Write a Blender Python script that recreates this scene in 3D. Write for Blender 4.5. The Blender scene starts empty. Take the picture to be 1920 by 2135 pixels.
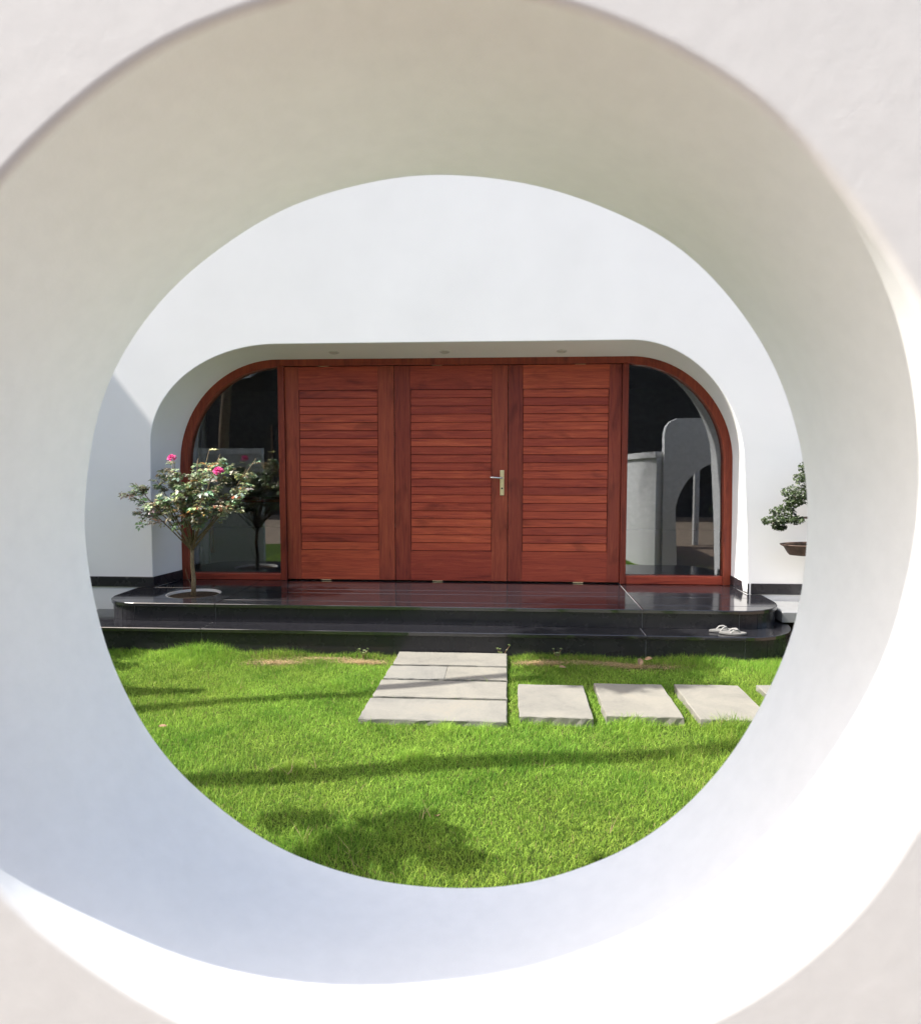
import bpy, bmesh, math, random
import numpy as np
from mathutils import Vector, Matrix, Euler

random.seed(7)
RNG = np.random.default_rng(11)
scn = bpy.context.scene
COL = scn.collection

# ------------------------------------------------------------------ camera
cam_data = bpy.data.cameras.new('camera')
cam = bpy.data.objects.new('camera', cam_data)
COL.objects.link(cam)
cam.location = (0, 0, 1.6)
cam.rotation_euler = (math.radians(90 - 4.17), 0, math.radians(3.76))
cam_data.sensor_fit = 'HORIZONTAL'
cam_data.sensor_width = 36
cam_data.lens = 36 * 1477 / 1920
cam_data.clip_start = 0.02
cam_data.clip_end = 600
cam_data.dof.use_dof = True
cam_data.dof.focus_distance = 6.4
cam_data.dof.aperture_fstop = 8.5
scn.camera = cam

# ------------------------------------------------------------------ sky, sun, exposure
TO_SUN = Vector((-0.61, -0.124, 0.79)).normalized()
world = bpy.data.worlds.new('World')
scn.world = world
world.use_nodes = True
wn = world.node_tree
bg = wn.nodes['Background']
sky = wn.nodes.new('ShaderNodeTexSky')
sky.sky_type = 'NISHITA'
sky.sun_disc = False
sky.sun_elevation = math.asin(TO_SUN.z)
sky.sun_rotation = math.atan2(TO_SUN.x, TO_SUN.y)
sky.air_density = 1.0
sky.dust_density = 3.6
sky.ozone_density = 1.0
wn.links.new(sky.outputs[0], bg.inputs[0])
bg.inputs[1].default_value = 0.15
sun_data = bpy.data.lights.new('sun', 'SUN')
sun_data.energy = 4.3
sun_data.angle = math.radians(0.53)
sun_data.color = (1.0, 0.955, 0.89)
sun = bpy.data.objects.new('sun', sun_data)
COL.objects.link(sun)
sun.location = (-12, -3, 18)
sun.rotation_euler = (-TO_SUN).to_track_quat('-Z', 'Y').to_euler()
vs = scn.view_settings
vs.view_transform = 'Standard'
vs.look = 'None'
vs.gamma = 1
vs.exposure = 1.20
vs.use_curve_mapping = False
scn.render.engine = 'CYCLES'
scn.cycles.max_bounces = 10
scn.cycles.diffuse_bounces = 6
scn.cycles.glossy_bounces = 5
scn.cycles.transparent_max_bounces = 12
scn.cycles.use_denoising = True

# ------------------------------------------------------------------ helpers
WL = {}          # object -> world location of its origin


def link(o, parent=None, world_loc=(0, 0, 0)):
    COL.objects.link(o)
    w = Vector(world_loc)
    WL[o.name] = w
    if parent is not None:
        o.parent = parent
        o.location = w - WL[parent.name]
    else:
        o.location = w
    return o


def tag(o, label=None, cat=None, group=None, kind=None):
    if label:
        o['label'] = label
    if cat:
        o['category'] = cat
    if group:
        o['group'] = group
    if kind:
        o['kind'] = kind
    return o


def empty(name, loc, parent=None):
    o = bpy.data.objects.new(name, None)
    o.empty_display_size = 0.1
    return link(o, parent, loc)


def mesh(name, verts, faces, mat, parent=None, org=None, smooth=False):
    """verts in world coordinates"""
    if org is None:
        org = WL[parent.name] if parent is not None else Vector((0, 0, 0))
    org = Vector(org)
    v = np.asarray(verts, dtype=float) - np.array(org)
    me = bpy.data.meshes.new(name)
    me.from_pydata(v.tolist(), [], [list(f) for f in faces])
    me.update()
    if mat is not None:
        me.materials.append(mat)
    if smooth:
        me.polygons.foreach_set('use_smooth', [True] * len(me.polygons))
    o = bpy.data.objects.new(name, me)
    return link(o, parent, org)


def bm_obj(name, bm, mat, parent=None, org=(0, 0, 0), smooth=False):
    """bmesh in local coordinates about org (world)"""
    me = bpy.data.meshes.new(name)
    bmesh.ops.recalc_face_normals(bm, faces=bm.faces)
    bm.to_mesh(me)
    bm.free()
    if mat is not None:
        me.materials.append(mat)
    if smooth:
        me.polygons.foreach_set('use_smooth', [True] * len(me.polygons))
    o = bpy.data.objects.new(name, me)
    return link(o, parent, org)


def box_bm(sx, sy, sz, bevel=0.0, seg=1):
    bm = bmesh.new()
    bmesh.ops.create_cube(bm, size=1.0)
    for v in bm.verts:
        v.co = Vector((v.co.x * sx, v.co.y * sy, v.co.z * sz))
    if bevel > 0:
        bmesh.ops.bevel(bm, geom=list(bm.edges), offset=bevel, segments=seg, affect='EDGES', profile=0.5)
    return bm


def box(name, x0, x1, y0, y1, z0, z1, mat, parent=None, bevel=0.0, seg=1):
    c = ((x0 + x1) / 2, (y0 + y1) / 2, (z0 + z1) / 2)
    return bm_obj(name, box_bm(x1 - x0, y1 - y0, z1 - z0, bevel, seg), mat, parent, c)


def prism(name, poly, z0, z1, mat, parent=None, bevel=0.0, org=None):
    """poly: list of (x, y) counter clockwise; extruded from z0 to z1 with bevelled rim"""
    n = len(poly)
    c = np.mean(np.array(poly), axis=0)
    org = Vector((c[0], c[1], z0)) if org is None else Vector(org)
    p = np.array(poly)
    rings = []
    if bevel > 0:
        q = inset(poly, bevel)
        rings = [(p, z0), (p, z1 - bevel), (np.array(q), z1)]
    else:
        rings = [(p, z0), (p, z1)]
    verts, faces = [], []
    for ring, z in rings:
        for a in ring:
            verts.append((a[0], a[1], z))
    for r in range(len(rings) - 1):
        for i in range(n):
            j = (i + 1) % n
            faces.append((r * n + i, r * n + j, (r + 1) * n + j, (r + 1) * n + i))
    faces.append(tuple(range(n - 1, -1, -1)))
    faces.append(tuple((len(rings) - 1) * n + i for i in range(n)))
    return mesh(name, verts, faces, mat, parent, org)


def inset(poly, d):
    """inward offset of a convex ccw polygon"""
    p = np.array(poly)
    n = len(p)
    out = []
    for i in range(n):
        a, b, c = p[i - 1], p[i], p[(i + 1) % n]
        e1 = b - a
        e2 = c - b
        n1 = np.array((-e1[1], e1[0])) / (np.linalg.norm(e1) + 1e-12)
        n2 = np.array((-e2[1], e2[0])) / (np.linalg.norm(e2) + 1e-12)
        m = n1 + n2
        k = d / max(0.25, 0.5 * (m @ m))
        out.append(tuple(b + m * k))
    return out


def clip(poly, a, b, c):
    """keep a*x+b*y<=c of a convex polygon"""
    out = []
    n = len(poly)
    for i in range(n):
        p, q = poly[i], poly[(i + 1) % n]
        dp, dq = a * p[0] + b * p[1] - c, a * q[0] + b * q[1] - c
        if dp <= 0:
            out.append(p)
        if dp * dq < 0:
            t = dp / (dp - dq)
            out.append((p[0] + t * (q[0] - p[0]), p[1] + t * (q[1] - p[1])))
    # drop near duplicates
    res = []
    for p in out:
        if not res or math.hypot(p[0] - res[-1][0], p[1] - res[-1][1]) > 1e-4:
            res.append(p)
    if len(res) > 2 and math.hypot(res[0][0] - res[-1][0], res[0][1] - res[-1][1]) < 1e-4:
        res.pop()
    return res


def tube(pts, radii, sides=8):
    """verts, faces of a tapering tube through points"""
    pts = [Vector(p) for p in pts]
    verts, faces = [], []
    ref = Vector((0.31, 0.87, 0.39)).normalized()
    for i, p in enumerate(pts):
        t = (pts[min(i + 1, len(pts) - 1)] - pts[max(i - 1, 0)]).normalized()
        u = t.cross(ref)
        if u.length < 1e-3:
            u = t.cross(Vector((1, 0, 0)))
        u.normalize()
        w = t.cross(u)
        r = radii[i] if hasattr(radii, '__len__') else radii
        for k in range(sides):
            a = 2 * math.pi * k / sides
            verts.append(tuple(p + (u * math.cos(a) + w * math.sin(a)) * r))
    for i in range(len(pts) - 1):
        for k in range(sides):
            j = (k + 1) % sides
            faces.append((i * sides + k, i * sides + j, (i + 1) * sides + j, (i + 1) * sides + k))
    faces.append(tuple(range(sides - 1, -1, -1)))
    faces.append(tuple((len(pts) - 1) * sides + k for k in range(sides)))
    return verts, faces


class MB:
    def __init__(self):
        self.v, self.f = [], []

    def add(self, v, f):
        o = len(self.v)
        self.v += [tuple(a) for a in v]
        self.f += [tuple(i + o for i in a) for a in f]
        return self


# ------------------------------------------------------------------ materials
def new_mat(name):
    m = bpy.data.materials.new(name)
    m.use_nodes = True
    nt = m.node_tree
    p = nt.nodes['Principled BSDF']
    return m, nt, p


def N(nt, typ, **kw):
    n = nt.nodes.new(typ)
    for k, v in kw.items():
        setattr(n, k, v)
    return n


def ramp(nt, fac, stops):
    r = N(nt, 'ShaderNodeValToRGB')
    el = r.color_ramp.elements
    while len(el) < len(stops):
        el.new(0.5)
    for e, (pos, c) in zip(el, stops):
        e.position = pos
        e.color = (*c, 1)
    nt.links.new(fac, r.inputs[0])
    return r.outputs[0]


def noise(nt, vec, scale, detail=4, rough=0.5, dist=0.0):
    n = N(nt, 'ShaderNodeTexNoise')
    n.inputs['Scale'].default_value = scale
    n.inputs['Detail'].default_value = detail
    n.inputs['Roughness'].default_value = rough
    n.inputs['Distortion'].default_value = dist
    if vec is not None:
        nt.links.new(vec, n.inputs['Vector'])
    return n.outputs['Fac']


def obj_vec(nt, scale=(1, 1, 1), offset_random=False):
    tc = N(nt, 'ShaderNodeTexCoord')
    mp = N(nt, 'ShaderNodeMapping')
    mp.inputs['Scale'].default_value = scale
    nt.links.new(tc.outputs['Object'], mp.inputs[0])
    if offset_random:
        oi = N(nt, 'ShaderNodeObjectInfo')
        mu = N(nt, 'ShaderNodeMath', operation='MULTIPLY')
        mu.inputs[1].default_value = 57.0
        nt.links.new(oi.outputs['Random'], mu.inputs[0])
        nt.links.new(mu.outputs[0], mp.inputs['Location'])
    return mp.outputs[0]


def bump(nt, p, height, strength, dist):
    b = N(nt, 'ShaderNodeBump')
    b.inputs['Strength'].default_value = strength
    b.inputs['Distance'].default_value = dist
    nt.links.new(height, b.inputs['Height'])
    nt.links.new(b.outputs[0], p.inputs['Normal'])
    return b


def madd(nt, a, ka, b, kb):
    m1 = N(nt, 'ShaderNodeMath', operation='MULTIPLY')
    m1.inputs[1].default_value = ka
    nt.links.new(a, m1.inputs[0])
    m2 = N(nt, 'ShaderNodeMath', operation='MULTIPLY_ADD')
    m2.inputs[1].default_value = kb
    nt.links.new(b, m2.inputs[0])
    nt.links.new(m1.outputs[0], m2.inputs[2])
    return m2.outputs[0]


def plaster(name, lo, hi, fine=170, coarse=9, strength=0.25):
    m, nt, p = new_mat(name)
    v = obj_vec(nt)
    n1 = noise(nt, v, coarse, 5, 0.55)
    n2 = noise(nt, v, fine, 4, 0.6)
    c = ramp(nt, madd(nt, n1, 0.8, n2, 0.2), [(0.3, lo), (0.7, hi)])
    nt.links.new(c, p.inputs['Base Color'])
    p.inputs['Roughness'].default_value = 0.9
    p.inputs['Specular IOR Level'].default_value = 0.2
    bump(nt, p, madd(nt, n1, 0.75, n2, 0.25), strength, 0.01)
    return m


M = {}
M['plaster'] = plaster('rough_white_plaster', (0.745, 0.762, 0.768), (0.79, 0.806, 0.812), 300, 34, 0.055)
M['facade'] = plaster('smooth_white_render', (0.745, 0.745, 0.74), (0.805, 0.805, 0.80), 150, 1.3, 0.05)
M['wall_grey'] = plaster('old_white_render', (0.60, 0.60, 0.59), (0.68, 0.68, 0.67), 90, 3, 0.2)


def wood(name, axis, tint=(1.0, 1.0, 1.0)):
    m, nt, p = new_mat(name)
    sc = {'x': (0.9, 14, 14), 'z': (14, 14, 0.9)}[axis]
    v = obj_vec(nt, sc, True)
    g = noise(nt, v, 2.2, 6, 0.62, 1.2)
    v2 = obj_vec(nt, {'x': (2.2, 40, 60), 'z': (60, 40, 2.2)}[axis], True)
    f = noise(nt, v2, 3.0, 3, 0.6, 0.3)
    v3 = obj_vec(nt, {'x': (1.1, 3, 3), 'z': (3, 3, 1.1)}[axis], True)
    k = noise(nt, v3, 2.3, 3, 0.5, 0.6)
    mixf = madd(nt, g, 0.7, f, 0.3)
    c = ramp(nt, mixf, [(0.34, (0.22, 0.032, 0.019)), (0.45, (0.38, 0.056, 0.029)), (0.56, (0.46, 0.074, 0.034)), (0.70, (0.60, 0.125, 0.055))])
    # knots and dark streaks
    dk = ramp(nt, k, [(0.25, (0.58, 0.54, 0.55)), (0.44, (1, 1, 1))])
    mx = N(nt, 'ShaderNodeMix', data_type='RGBA', blend_type='MULTIPLY')
    mx.inputs[0].default_value = 1.0
    nt.links.new(c, mx.inputs[6])
    nt.links.new(dk, mx.inputs[7])
    # tone of each board
    oi = N(nt, 'ShaderNodeObjectInfo')
    tone = ramp(nt, oi.outputs['Random'], [(p_, tuple(q * t_ for q, t_ in zip(c_, tint))) for p_, c_ in [(0.0, (0.68, 0.71, 0.84)), (0.5, (0.90, 0.98, 1.0)), (1.0, (1.08, 1.32, 1.22))]])
    mx2 = N(nt, 'ShaderNodeMix', data_type='RGBA', blend_type='MULTIPLY')
    mx2.inputs[0].default_value = 0.9
    nt.links.new(mx.outputs[2], mx2.inputs[6])
    nt.links.new(tone, mx2.inputs[7])
    nt.links.new(mx2.outputs[2], p.inputs['Base Color'])
    p.inputs['Roughness'].default_value = 0.42
    p.inputs['Specular IOR Level'].default_value = 0.35
    bump(nt, p, f, 0.12, 0.002)
    return m


M['wood_x'] = wood('mahogany_grain_across', 'x')
M['wood_z'] = wood('mahogany_grain_upright', 'z')
M['frame_wood'] = wood('dark_mahogany_frame', 'z', (0.55, 0.58, 0.58))
M['stile_wood'] = wood('mahogany_stile', 'z', (0.66, 0.72, 0.82))


def granite(name='black_granite', r0=0.055, r1=0.16, spec=0.6, dust=1.0):
    m, nt, p = new_mat(name)
    v = obj_vec(nt)
    n1 = noise(nt, v, 420, 2, 0.6)
    n2 = noise(nt, v, 5, 4, 0.6)
    c = ramp(nt, n1, [(q_, tuple(u * dust for u in w_)) for q_, w_ in [(0.45, (0.012, 0.012, 0.014)), (0.68, (0.020, 0.020, 0.023)), (0.85, (0.045, 0.045, 0.048))]])
    d = ramp(nt, n2, [(0.2, (0.95, 0.95, 1.0)), (0.85, (1.2, 1.18, 1.16))])
    mx = N(nt, 'ShaderNodeMix', data_type='RGBA', blend_type='MULTIPLY')
    mx.inputs[0].default_value = 1.0
    nt.links.new(c, mx.inputs[6])
    nt.links.new(d, mx.inputs[7])
    nt.links.new(mx.outputs[2], p.inputs['Base Color'])
    r = N(nt, 'ShaderNodeMapRange')
    r.inputs['From Min'].default_value = 0.3
    r.inputs['From Max'].default_value = 0.75
    r.inputs['To Min'].default_value = r0
    r.inputs['To Max'].default_value = r1
    nt.links.new(n2, r.inputs['Value'])
    nt.links.new(r.outputs[0], p.inputs['Roughness'])
    p.inputs['IOR'].default_value = 1.7
    p.inputs['Specular IOR Level'].default_value = spec
    return m


M['granite'] = granite()
M['riser'] = granite('honed_black_granite', 0.20, 0.36, 0.22, 1.35)


def simple(name, col, rough=0.6, metal=0.0, var=0.12, scale=12, strength=0.0, spec=0.4):
    m, nt, p = new_mat(name)
    v = obj_vec(nt)
    n1 = noise(nt, v, scale, 5, 0.6)
    lo = tuple(max(0, c * (1 - var)) for c in col)
    hi = tuple(min(1, c * (1 + var)) for c in col)
    nt.links.new(ramp(nt, n1, [(0.3, lo), (0.7, hi)]), p.inputs['Base Color'])
    p.inputs['Roughness'].default_value = rough
    p.inputs['Metallic'].default_value = metal
    p.inputs['Specular IOR Level'].default_value = spec
    if strength:
        bump(nt, p, n1, strength, 0.01)
    return m


M['grout'] = simple('pale_grout', (0.33, 0.33, 0.33), 0.9, 0, 0.15, 60)
M['core'] = simple('step_core', (0.03, 0.03, 0.033), 0.8)
M['brass'] = simple('pale_brass', (0.90, 0.78, 0.48), 0.42, 1.0, 0.1, 40)
M['chrome'] = simple('satin_steel', (0.72, 0.70, 0.66), 0.25, 1.0, 0.05, 40)
M['shade_black'] = simple('dark_hole', (0.02, 0.018, 0.015), 0.6)  # near-black stands in for shade in keyhole and slat gaps; also window panes
M['soil'] = simple('dark_soil', (0.045, 0.032, 0.022), 1.0, 0, 0.5, 60, 0.8, 0.1)
M['earth'] = simple('tan_earth', (0.205, 0.163, 0.125), 1.0, 0, 0.25, 6, 0.4, 0.1)
M['ring'] = simple('pale_ring', (0.62, 0.61, 0.58), 0.6, 0, 0.1, 60)
M['ledge'] = simple('light_grey_stone', (0.24, 0.245, 0.25), 0.45, 0, 0.1, 14, 0.05)
M['brownbase'] = simple('brown_brick_base', (0.16, 0.10, 0.065), 0.9, 0, 0.3, 20, 0.3)
M['brownpave'] = simple('brown_paving', (0.20, 0.145, 0.105), 0.8, 0, 0.2, 9, 0.2)
M['pot'] = simple('brown_clay', (0.085, 0.050, 0.035), 0.55, 0, 0.35, 25, 0.15)
M['bark'] = simple('bark', (0.16, 0.12, 0.085), 0.95, 0, 0.4, 45, 0.7, 0.1)
M['rosebark'] = simple('rose_bark', (0.20, 0.155, 0.095), 0.85, 0, 0.4, 70, 0.5, 0.1)
M['rubber'] = simple('grey_foam_sole', (0.17, 0.167, 0.158), 0.8, 0, 0.1, 40)
M['rubberdark'] = simple('dark_foam_sole', (0.12, 0.12, 0.12), 0.8, 0, 0.1, 40)
M['strap'] = simple('white_rubber_strap', (0.30, 0.295, 0.28), 0.5)
M['concrete'] = simple('dark_grey_render', (0.055, 0.053, 0.052), 0.95, 0, 0.3, 3, 0.2, 0.1)
M['roofmat'] = simple('pale_roof_sheet', (0.62, 0.62, 0.60), 0.7)
M['roomwall'] = simple('room_wall', (0.66, 0.65, 0.63), 0.9)
M['roomfloor'] = simple('room_floor_tile', (0.36, 0.35, 0.34), 0.25)
M['curtain'] = simple('white_curtain', (0.55, 0.54, 0.53), 0.9, 0, 0.06, 8)
M['dryleaf'] = simple('dry_leaf_brown', (0.27, 0.17, 0.10), 0.85, 0, 0.3, 60)
M['lens'] = simple('frosted_lens', (0.55, 0.54, 0.5), 0.4)
M['trimwhite'] = simple('white_metal_trim', (0.6, 0.6, 0.58), 0.45)


def slate():
    m, nt, p = new_mat('pale_sandstone')
    v = obj_vec(nt, (1, 1, 1), True)
    n1 = noise(nt, v, 3.2, 6, 0.62, 0.8)
    n2 = noise(nt, v, 45, 4, 0.6)
    v2 = obj_vec(nt, (6, 6, 60), True)
    n3 = noise(nt, v2, 3, 4, 0.6)
    c = ramp(nt, madd(nt, n1, 0.75, n2, 0.25), [(0.28, (0.115, 0.112, 0.10)), (0.40, (0.18, 0.176, 0.157)), (0.58, (0.222, 0.215, 0.188)), (0.78, (0.26, 0.236, 0.19))])
    oi = N(nt, 'ShaderNodeObjectInfo')
    t = ramp(nt, oi.outputs['Random'], [(0, (0.88, 0.9, 0.93)), (1, (1.06, 1.03, 0.97))])
    mx = N(nt, 'ShaderNodeMix', data_type='RGBA', blend_type='MULTIPLY')
    mx.inputs[0].default_value = 1
    nt.links.new(c, mx.inputs[6])
    nt.links.new(t, mx.inputs[7])
    nt.links.new(mx.outputs[2], p.inputs['Base Color'])
    p.inputs['Roughness'].default_value = 0.75
    bump(nt, p, madd(nt, n2, 0.5, n3, 0.5), 0.35, 0.006)
    return m


M['slab'] = slate()


def lawn_mat():
    m, nt, p = new_mat('lawn_soil')
    v = obj_vec(nt)
    n1 = noise(nt, v, 55, 5, 0.65)
    n2 = noise(nt, v, 1.6, 3, 0.5)
    c = ramp(nt, madd(nt, n1, 0.7, n2, 0.3), [(0.3, (0.022, 0.032, 0.008)), (0.55, (0.05, 0.085, 0.014)), (0.75, (0.10, 0.13, 0.035))])
    nt.links.new(c, p.inputs['Base Color'])
    p.inputs['Roughness'].default_value = 1
    p.inputs['Specular IOR Level'].default_value = 0.1
    bump(nt, p, n1, 0.8, 0.02)
    return m


M['lawn'] = lawn_mat()


def leafy(name, attr=True, col=(0.05, 0.09, 0.03), trans=0.35, rough=0.5, hi=None, spec=0.3):
    m, nt, p = new_mat(name)
    out = nt.nodes['Material Output']
    if attr:
        a = N(nt, 'ShaderNodeAttribute', attribute_name='col')
        c = a.outputs['Color']
    else:
        v = obj_vec(nt)
        c = ramp(nt, noise(nt, v, 9, 3), [(0.35, col), (0.65, hi or tuple(x * 1.5 for x in col))])
    nt.links.new(c, p.inputs['Base Color'])
    p.inputs['Roughness'].default_value = rough
    p.inputs['Specular IOR Level'].default_value = spec
    t = N(nt, 'ShaderNodeBsdfTranslucent')
    nt.links.new(c, t.inputs['Color'])
    mx = N(nt, 'ShaderNodeMixShader')
    mx.inputs[0].default_value = trans
    nt.links.new(p.outputs[0], mx.inputs[1])
    nt.links.new(t.outputs[0], mx.inputs[2])
    nt.links.new(mx.outputs[0], out.inputs['Surface'])
    return m


M['grass'] = leafy('grass_blade', True, trans=0.42, rough=0.6, spec=0.15)
M['roseleaf'] = leafy('rose_leaf', True, trans=0.2, rough=0.33, spec=0.6)
M['treeleaf'] = leafy('tree_leaf', False, (0.035, 0.06, 0.02), 0.3)
M['bonsaileaf'] = leafy('bonsai_leaf', True, trans=0.2, rough=0.4, spec=0.4)
M['petal'] = leafy('pink_petal', False, (0.62, 0.03, 0.20), 0.3, 0.5, (0.78, 0.09, 0.33))


def glass_mat():
    m, nt, p = new_mat('reflective_tinted_glass')
    out = nt.nodes['Material Output']
    g = N(nt, 'ShaderNodeBsdfGlossy')
    g.inputs['Roughness'].default_value = 0.0
    g.inputs['Color'].default_value = (0.93, 0.96, 1.0, 1)
    t = N(nt, 'ShaderNodeBsdfTransparent')
    t.inputs['Color'].default_value = (0.84, 0.86, 0.87, 1)
    lw = N(nt, 'ShaderNodeLayerWeight')
    lw.inputs['Blend'].default_value = 0.18
    ad = N(nt, 'ShaderNodeMath', operation='ADD')
    ad.inputs[1].default_value = 0.105
    nt.links.new(lw.outputs['Fresnel'], ad.inputs[0])
    mx = N(nt, 'ShaderNodeMixShader')
    nt.links.new(ad.outputs[0], mx.inputs[0])
    nt.links.new(t.outputs[0], mx.inputs[1])
    nt.links.new(g.outputs[0], mx.inputs[2])
    nt.links.new(mx.outputs[0], out.inputs['Surface'])
    return m


M['glass'] = glass_mat()


# ------------------------------------------------------------------ ground
HL, HP = 0.216, 0.373          # heights of lower tread and platform


def lawn_h(x, y):
    return (0.012 * np.sin(1.7 * x + 0.6) * np.sin(1.3 * y) + 0.008 * np.sin(3.9 * x - 1.1 * y) + 0.006 * np.sin(5.3 * y + 2.0 * x + 1)) - 0.004


def grid_ground(name, xs, ys, hfun, mat):
    X, Y = np.meshgrid(xs, ys)
    Z = hfun(X, Y)
    verts = np.c_[X.ravel(), Y.ravel(), Z.ravel()]
    nx, ny = len(xs), len(ys)
    faces = [(j * nx + i, j * nx + i + 1, (j + 1) * nx + i + 1, (j + 1) * nx + i) for j in range(ny - 1) for i in range(nx - 1)]
    o = mesh(name, verts, faces, mat, smooth=True)
    return tag(o, kind='structure')


xs = np.r_[-60, -30, -15, np.linspace(-9, 8, 86), 15, 30, 60]
ys = np.r_[np.linspace(0.9, 7.0, 40), 12, 25, 60]
grid_ground('lawn', xs, ys, lawn_h, M['lawn'])
g = mesh('earth_yard', [(-150, -200, -0.03), (150, -200, -0.03), (150, 0.93, -0.03), (-150, 0.93, -0.03), (150, 200, -0.06), (-150, 200, -0.06)],
         [(0, 1, 2, 3), (3, 2, 4, 5)], M['earth'])
tag(g, kind='structure')

pv = mesh('pavement', [(2.27, 0.95, 0.022), (9, 0.95, 0.022), (9, 5.50, 0.022), (2.50, 5.50, 0.022), (2.27, 4.0, 0.022)], [(0, 1, 2, 3, 4)], M['brownpave'])
tag(pv, kind='structure')

# ------------------------------------------------------------------ garden wall with the round hole
FC = [0.59596, -0.00455, 0.00470, 0.00911, -0.00283, -0.00205, -0.00771]
BC = [0.5557, 0, 0, 0.00285, 0.00048, -0.00187, 0.00394, -0.00391, 0.00063, 0.00044, 0.00138, -0.00025, -0.00061]


def four(co, th):
    r = co[0]
    for k in range(1, (len(co) - 1) // 2 + 1):
        r += co[2 * k - 1] * math.cos(k * th) + co[2 * k] * math.sin(k * th)
    return r


def make_garden_wall():
    n = 480
    x0, x1, z0, z1 = -1.75, 1.86, -0.06, 2.55
    y0, y1 = 0.75, 1.08
    cf, cb = (-0.1143, 1.4821), (-0.1103, 1.4730)
    wob = [sum(random.uniform(-1, 1) * 0.0011 / math.sqrt(k) * math.cos(k * 2 * math.pi * i / n + p) for k, p in ((9, 0.3), (13, 2.0), (21, 4.0), (34, 1.0))) for i in range(n)]
    # smooth wobble (deterministic harmonics)
    wob = [0.0010 * math.cos(7 * t + 0.3) + 0.0007 * math.cos(11 * t + 2) + 0.0004 * math.cos(17 * t + 4) for t in (2 * math.pi * i / n for i in range(n))]
    # rings from the outer rim of the front face through the tunnel to the back face
    rings = []

    def ring(f, y, extra):
        r = []
        for i in range(n):
            th = 2 * math.pi * i / n
            rf = four(FC, th) + wob[i] * 1.3
            rb = four(BC, th) + wob[(i + 140) % n] * 0.6 + wob[i] * 0.4
            g = 1 - (1 - f) ** 2.2          # the mouth flares towards the street side
            rad = rf * (1 - g) + rb * g + extra
            # belly of hand-trowelled plaster
            rad += 0.003 * math.sin(3 * th + 5 * f) * math.sin(math.pi * f)
            cx = cf[0] * (1 - f) + cb[0] * f
            cz = cf[1] * (1 - f) + cb[1] * f
            r.append((cx + rad * math.cos(th), y, cz + rad * math.sin(th)))
        return r

    def rect(y, d):
        r = []
        cx, cz = cf
        for i in range(n):
            th = 2 * math.pi * i / n
            c, s = math.cos(th), math.sin(th)
            t = min(((x1 - d - cx) / c) if c > 1e-9 else 1e9, ((x0 + d - cx) / c) if c < -1e-9 else 1e9,
                    ((z1 - d - cz) / s) if s > 1e-9 else 1e9, ((z0 - cz) / s) if s < -1e-9 else 1e9)
            r.append((cx + c * t, y, cz + s * t))
        # pull the nearest ring vertices into the corners
        for X, Z in ((x0 + d, z0), (x1 - d, z0), (x1 - d, z1 - d), (x0 + d, z1 - d)):
            k = min(range(n), key=lambda i: (r[i][0] - X) ** 2 + (r[i][2] - Z) ** 2)
            r[k] = (X, y, Z)
        return r

    def lerp(a, b, t):
        return [tuple(p + (q - p) * t for p, q in zip(u, v)) for u, v in zip(a, b)]

    lip = 0.010
    fr = rect(y0, 0.02)
    lipr = ring(0, y0, lip)
    rings.append(rect((y0 + y1) / 2, 0.0))
    rings.append(rect(y0 + 0.02, 0.0))
    rings.append(fr)
    for t in (0.4, 0.7, 0.9):
        rings.append(lerp(fr, ring(0, y0, lip + 0.004), t))
    rings.append(ring(0, y0, lip + 0.004))
    rings.append(lipr)
    for a in (25, 50, 75):
        a = math.radians(a)
        rings.append(ring(0, y0 + lip * (1 - math.cos(a)), lip * (1 - math.sin(a))))
    for k in range(0, 15):
        f = k / 14
        y = y0 + lip + (y1 - y0 - lip - 0.006) * f
        rings.append(ring(f, y, 0))
    rings.append(ring(1, y1 - 0.0018, 0.0018))
    bl = ring(1, y1, 0.006)
    rings.append(bl)
    rings.append(ring(1, y1, 0.010))
    br = rect(y1, 0.02)
    for t in (0.5, 1.0):
        rings.append(lerp(bl, br, t))
    rings.append(rect(y1 - 0.02, 0.0))
    rings.append(rings[0])
    verts, faces = [], []
    nr = len(rings) - 1
    for r in rings[:-1]:
        verts += r
    for a in range(nr):
        b = (a + 1) % nr
        for i in range(n):
            j = (i + 1) % n
            faces.append((a * n + i, a * n + j, b * n + j, b * n + i))
    o = mesh('garden_wall', verts, faces, M['plaster'], org=(0, 0.915, 0), smooth=True)
    tag(o, 'thick white plaster garden wall pierced by the large round hole', 'wall')
    return o


make_garden_wall()


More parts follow.
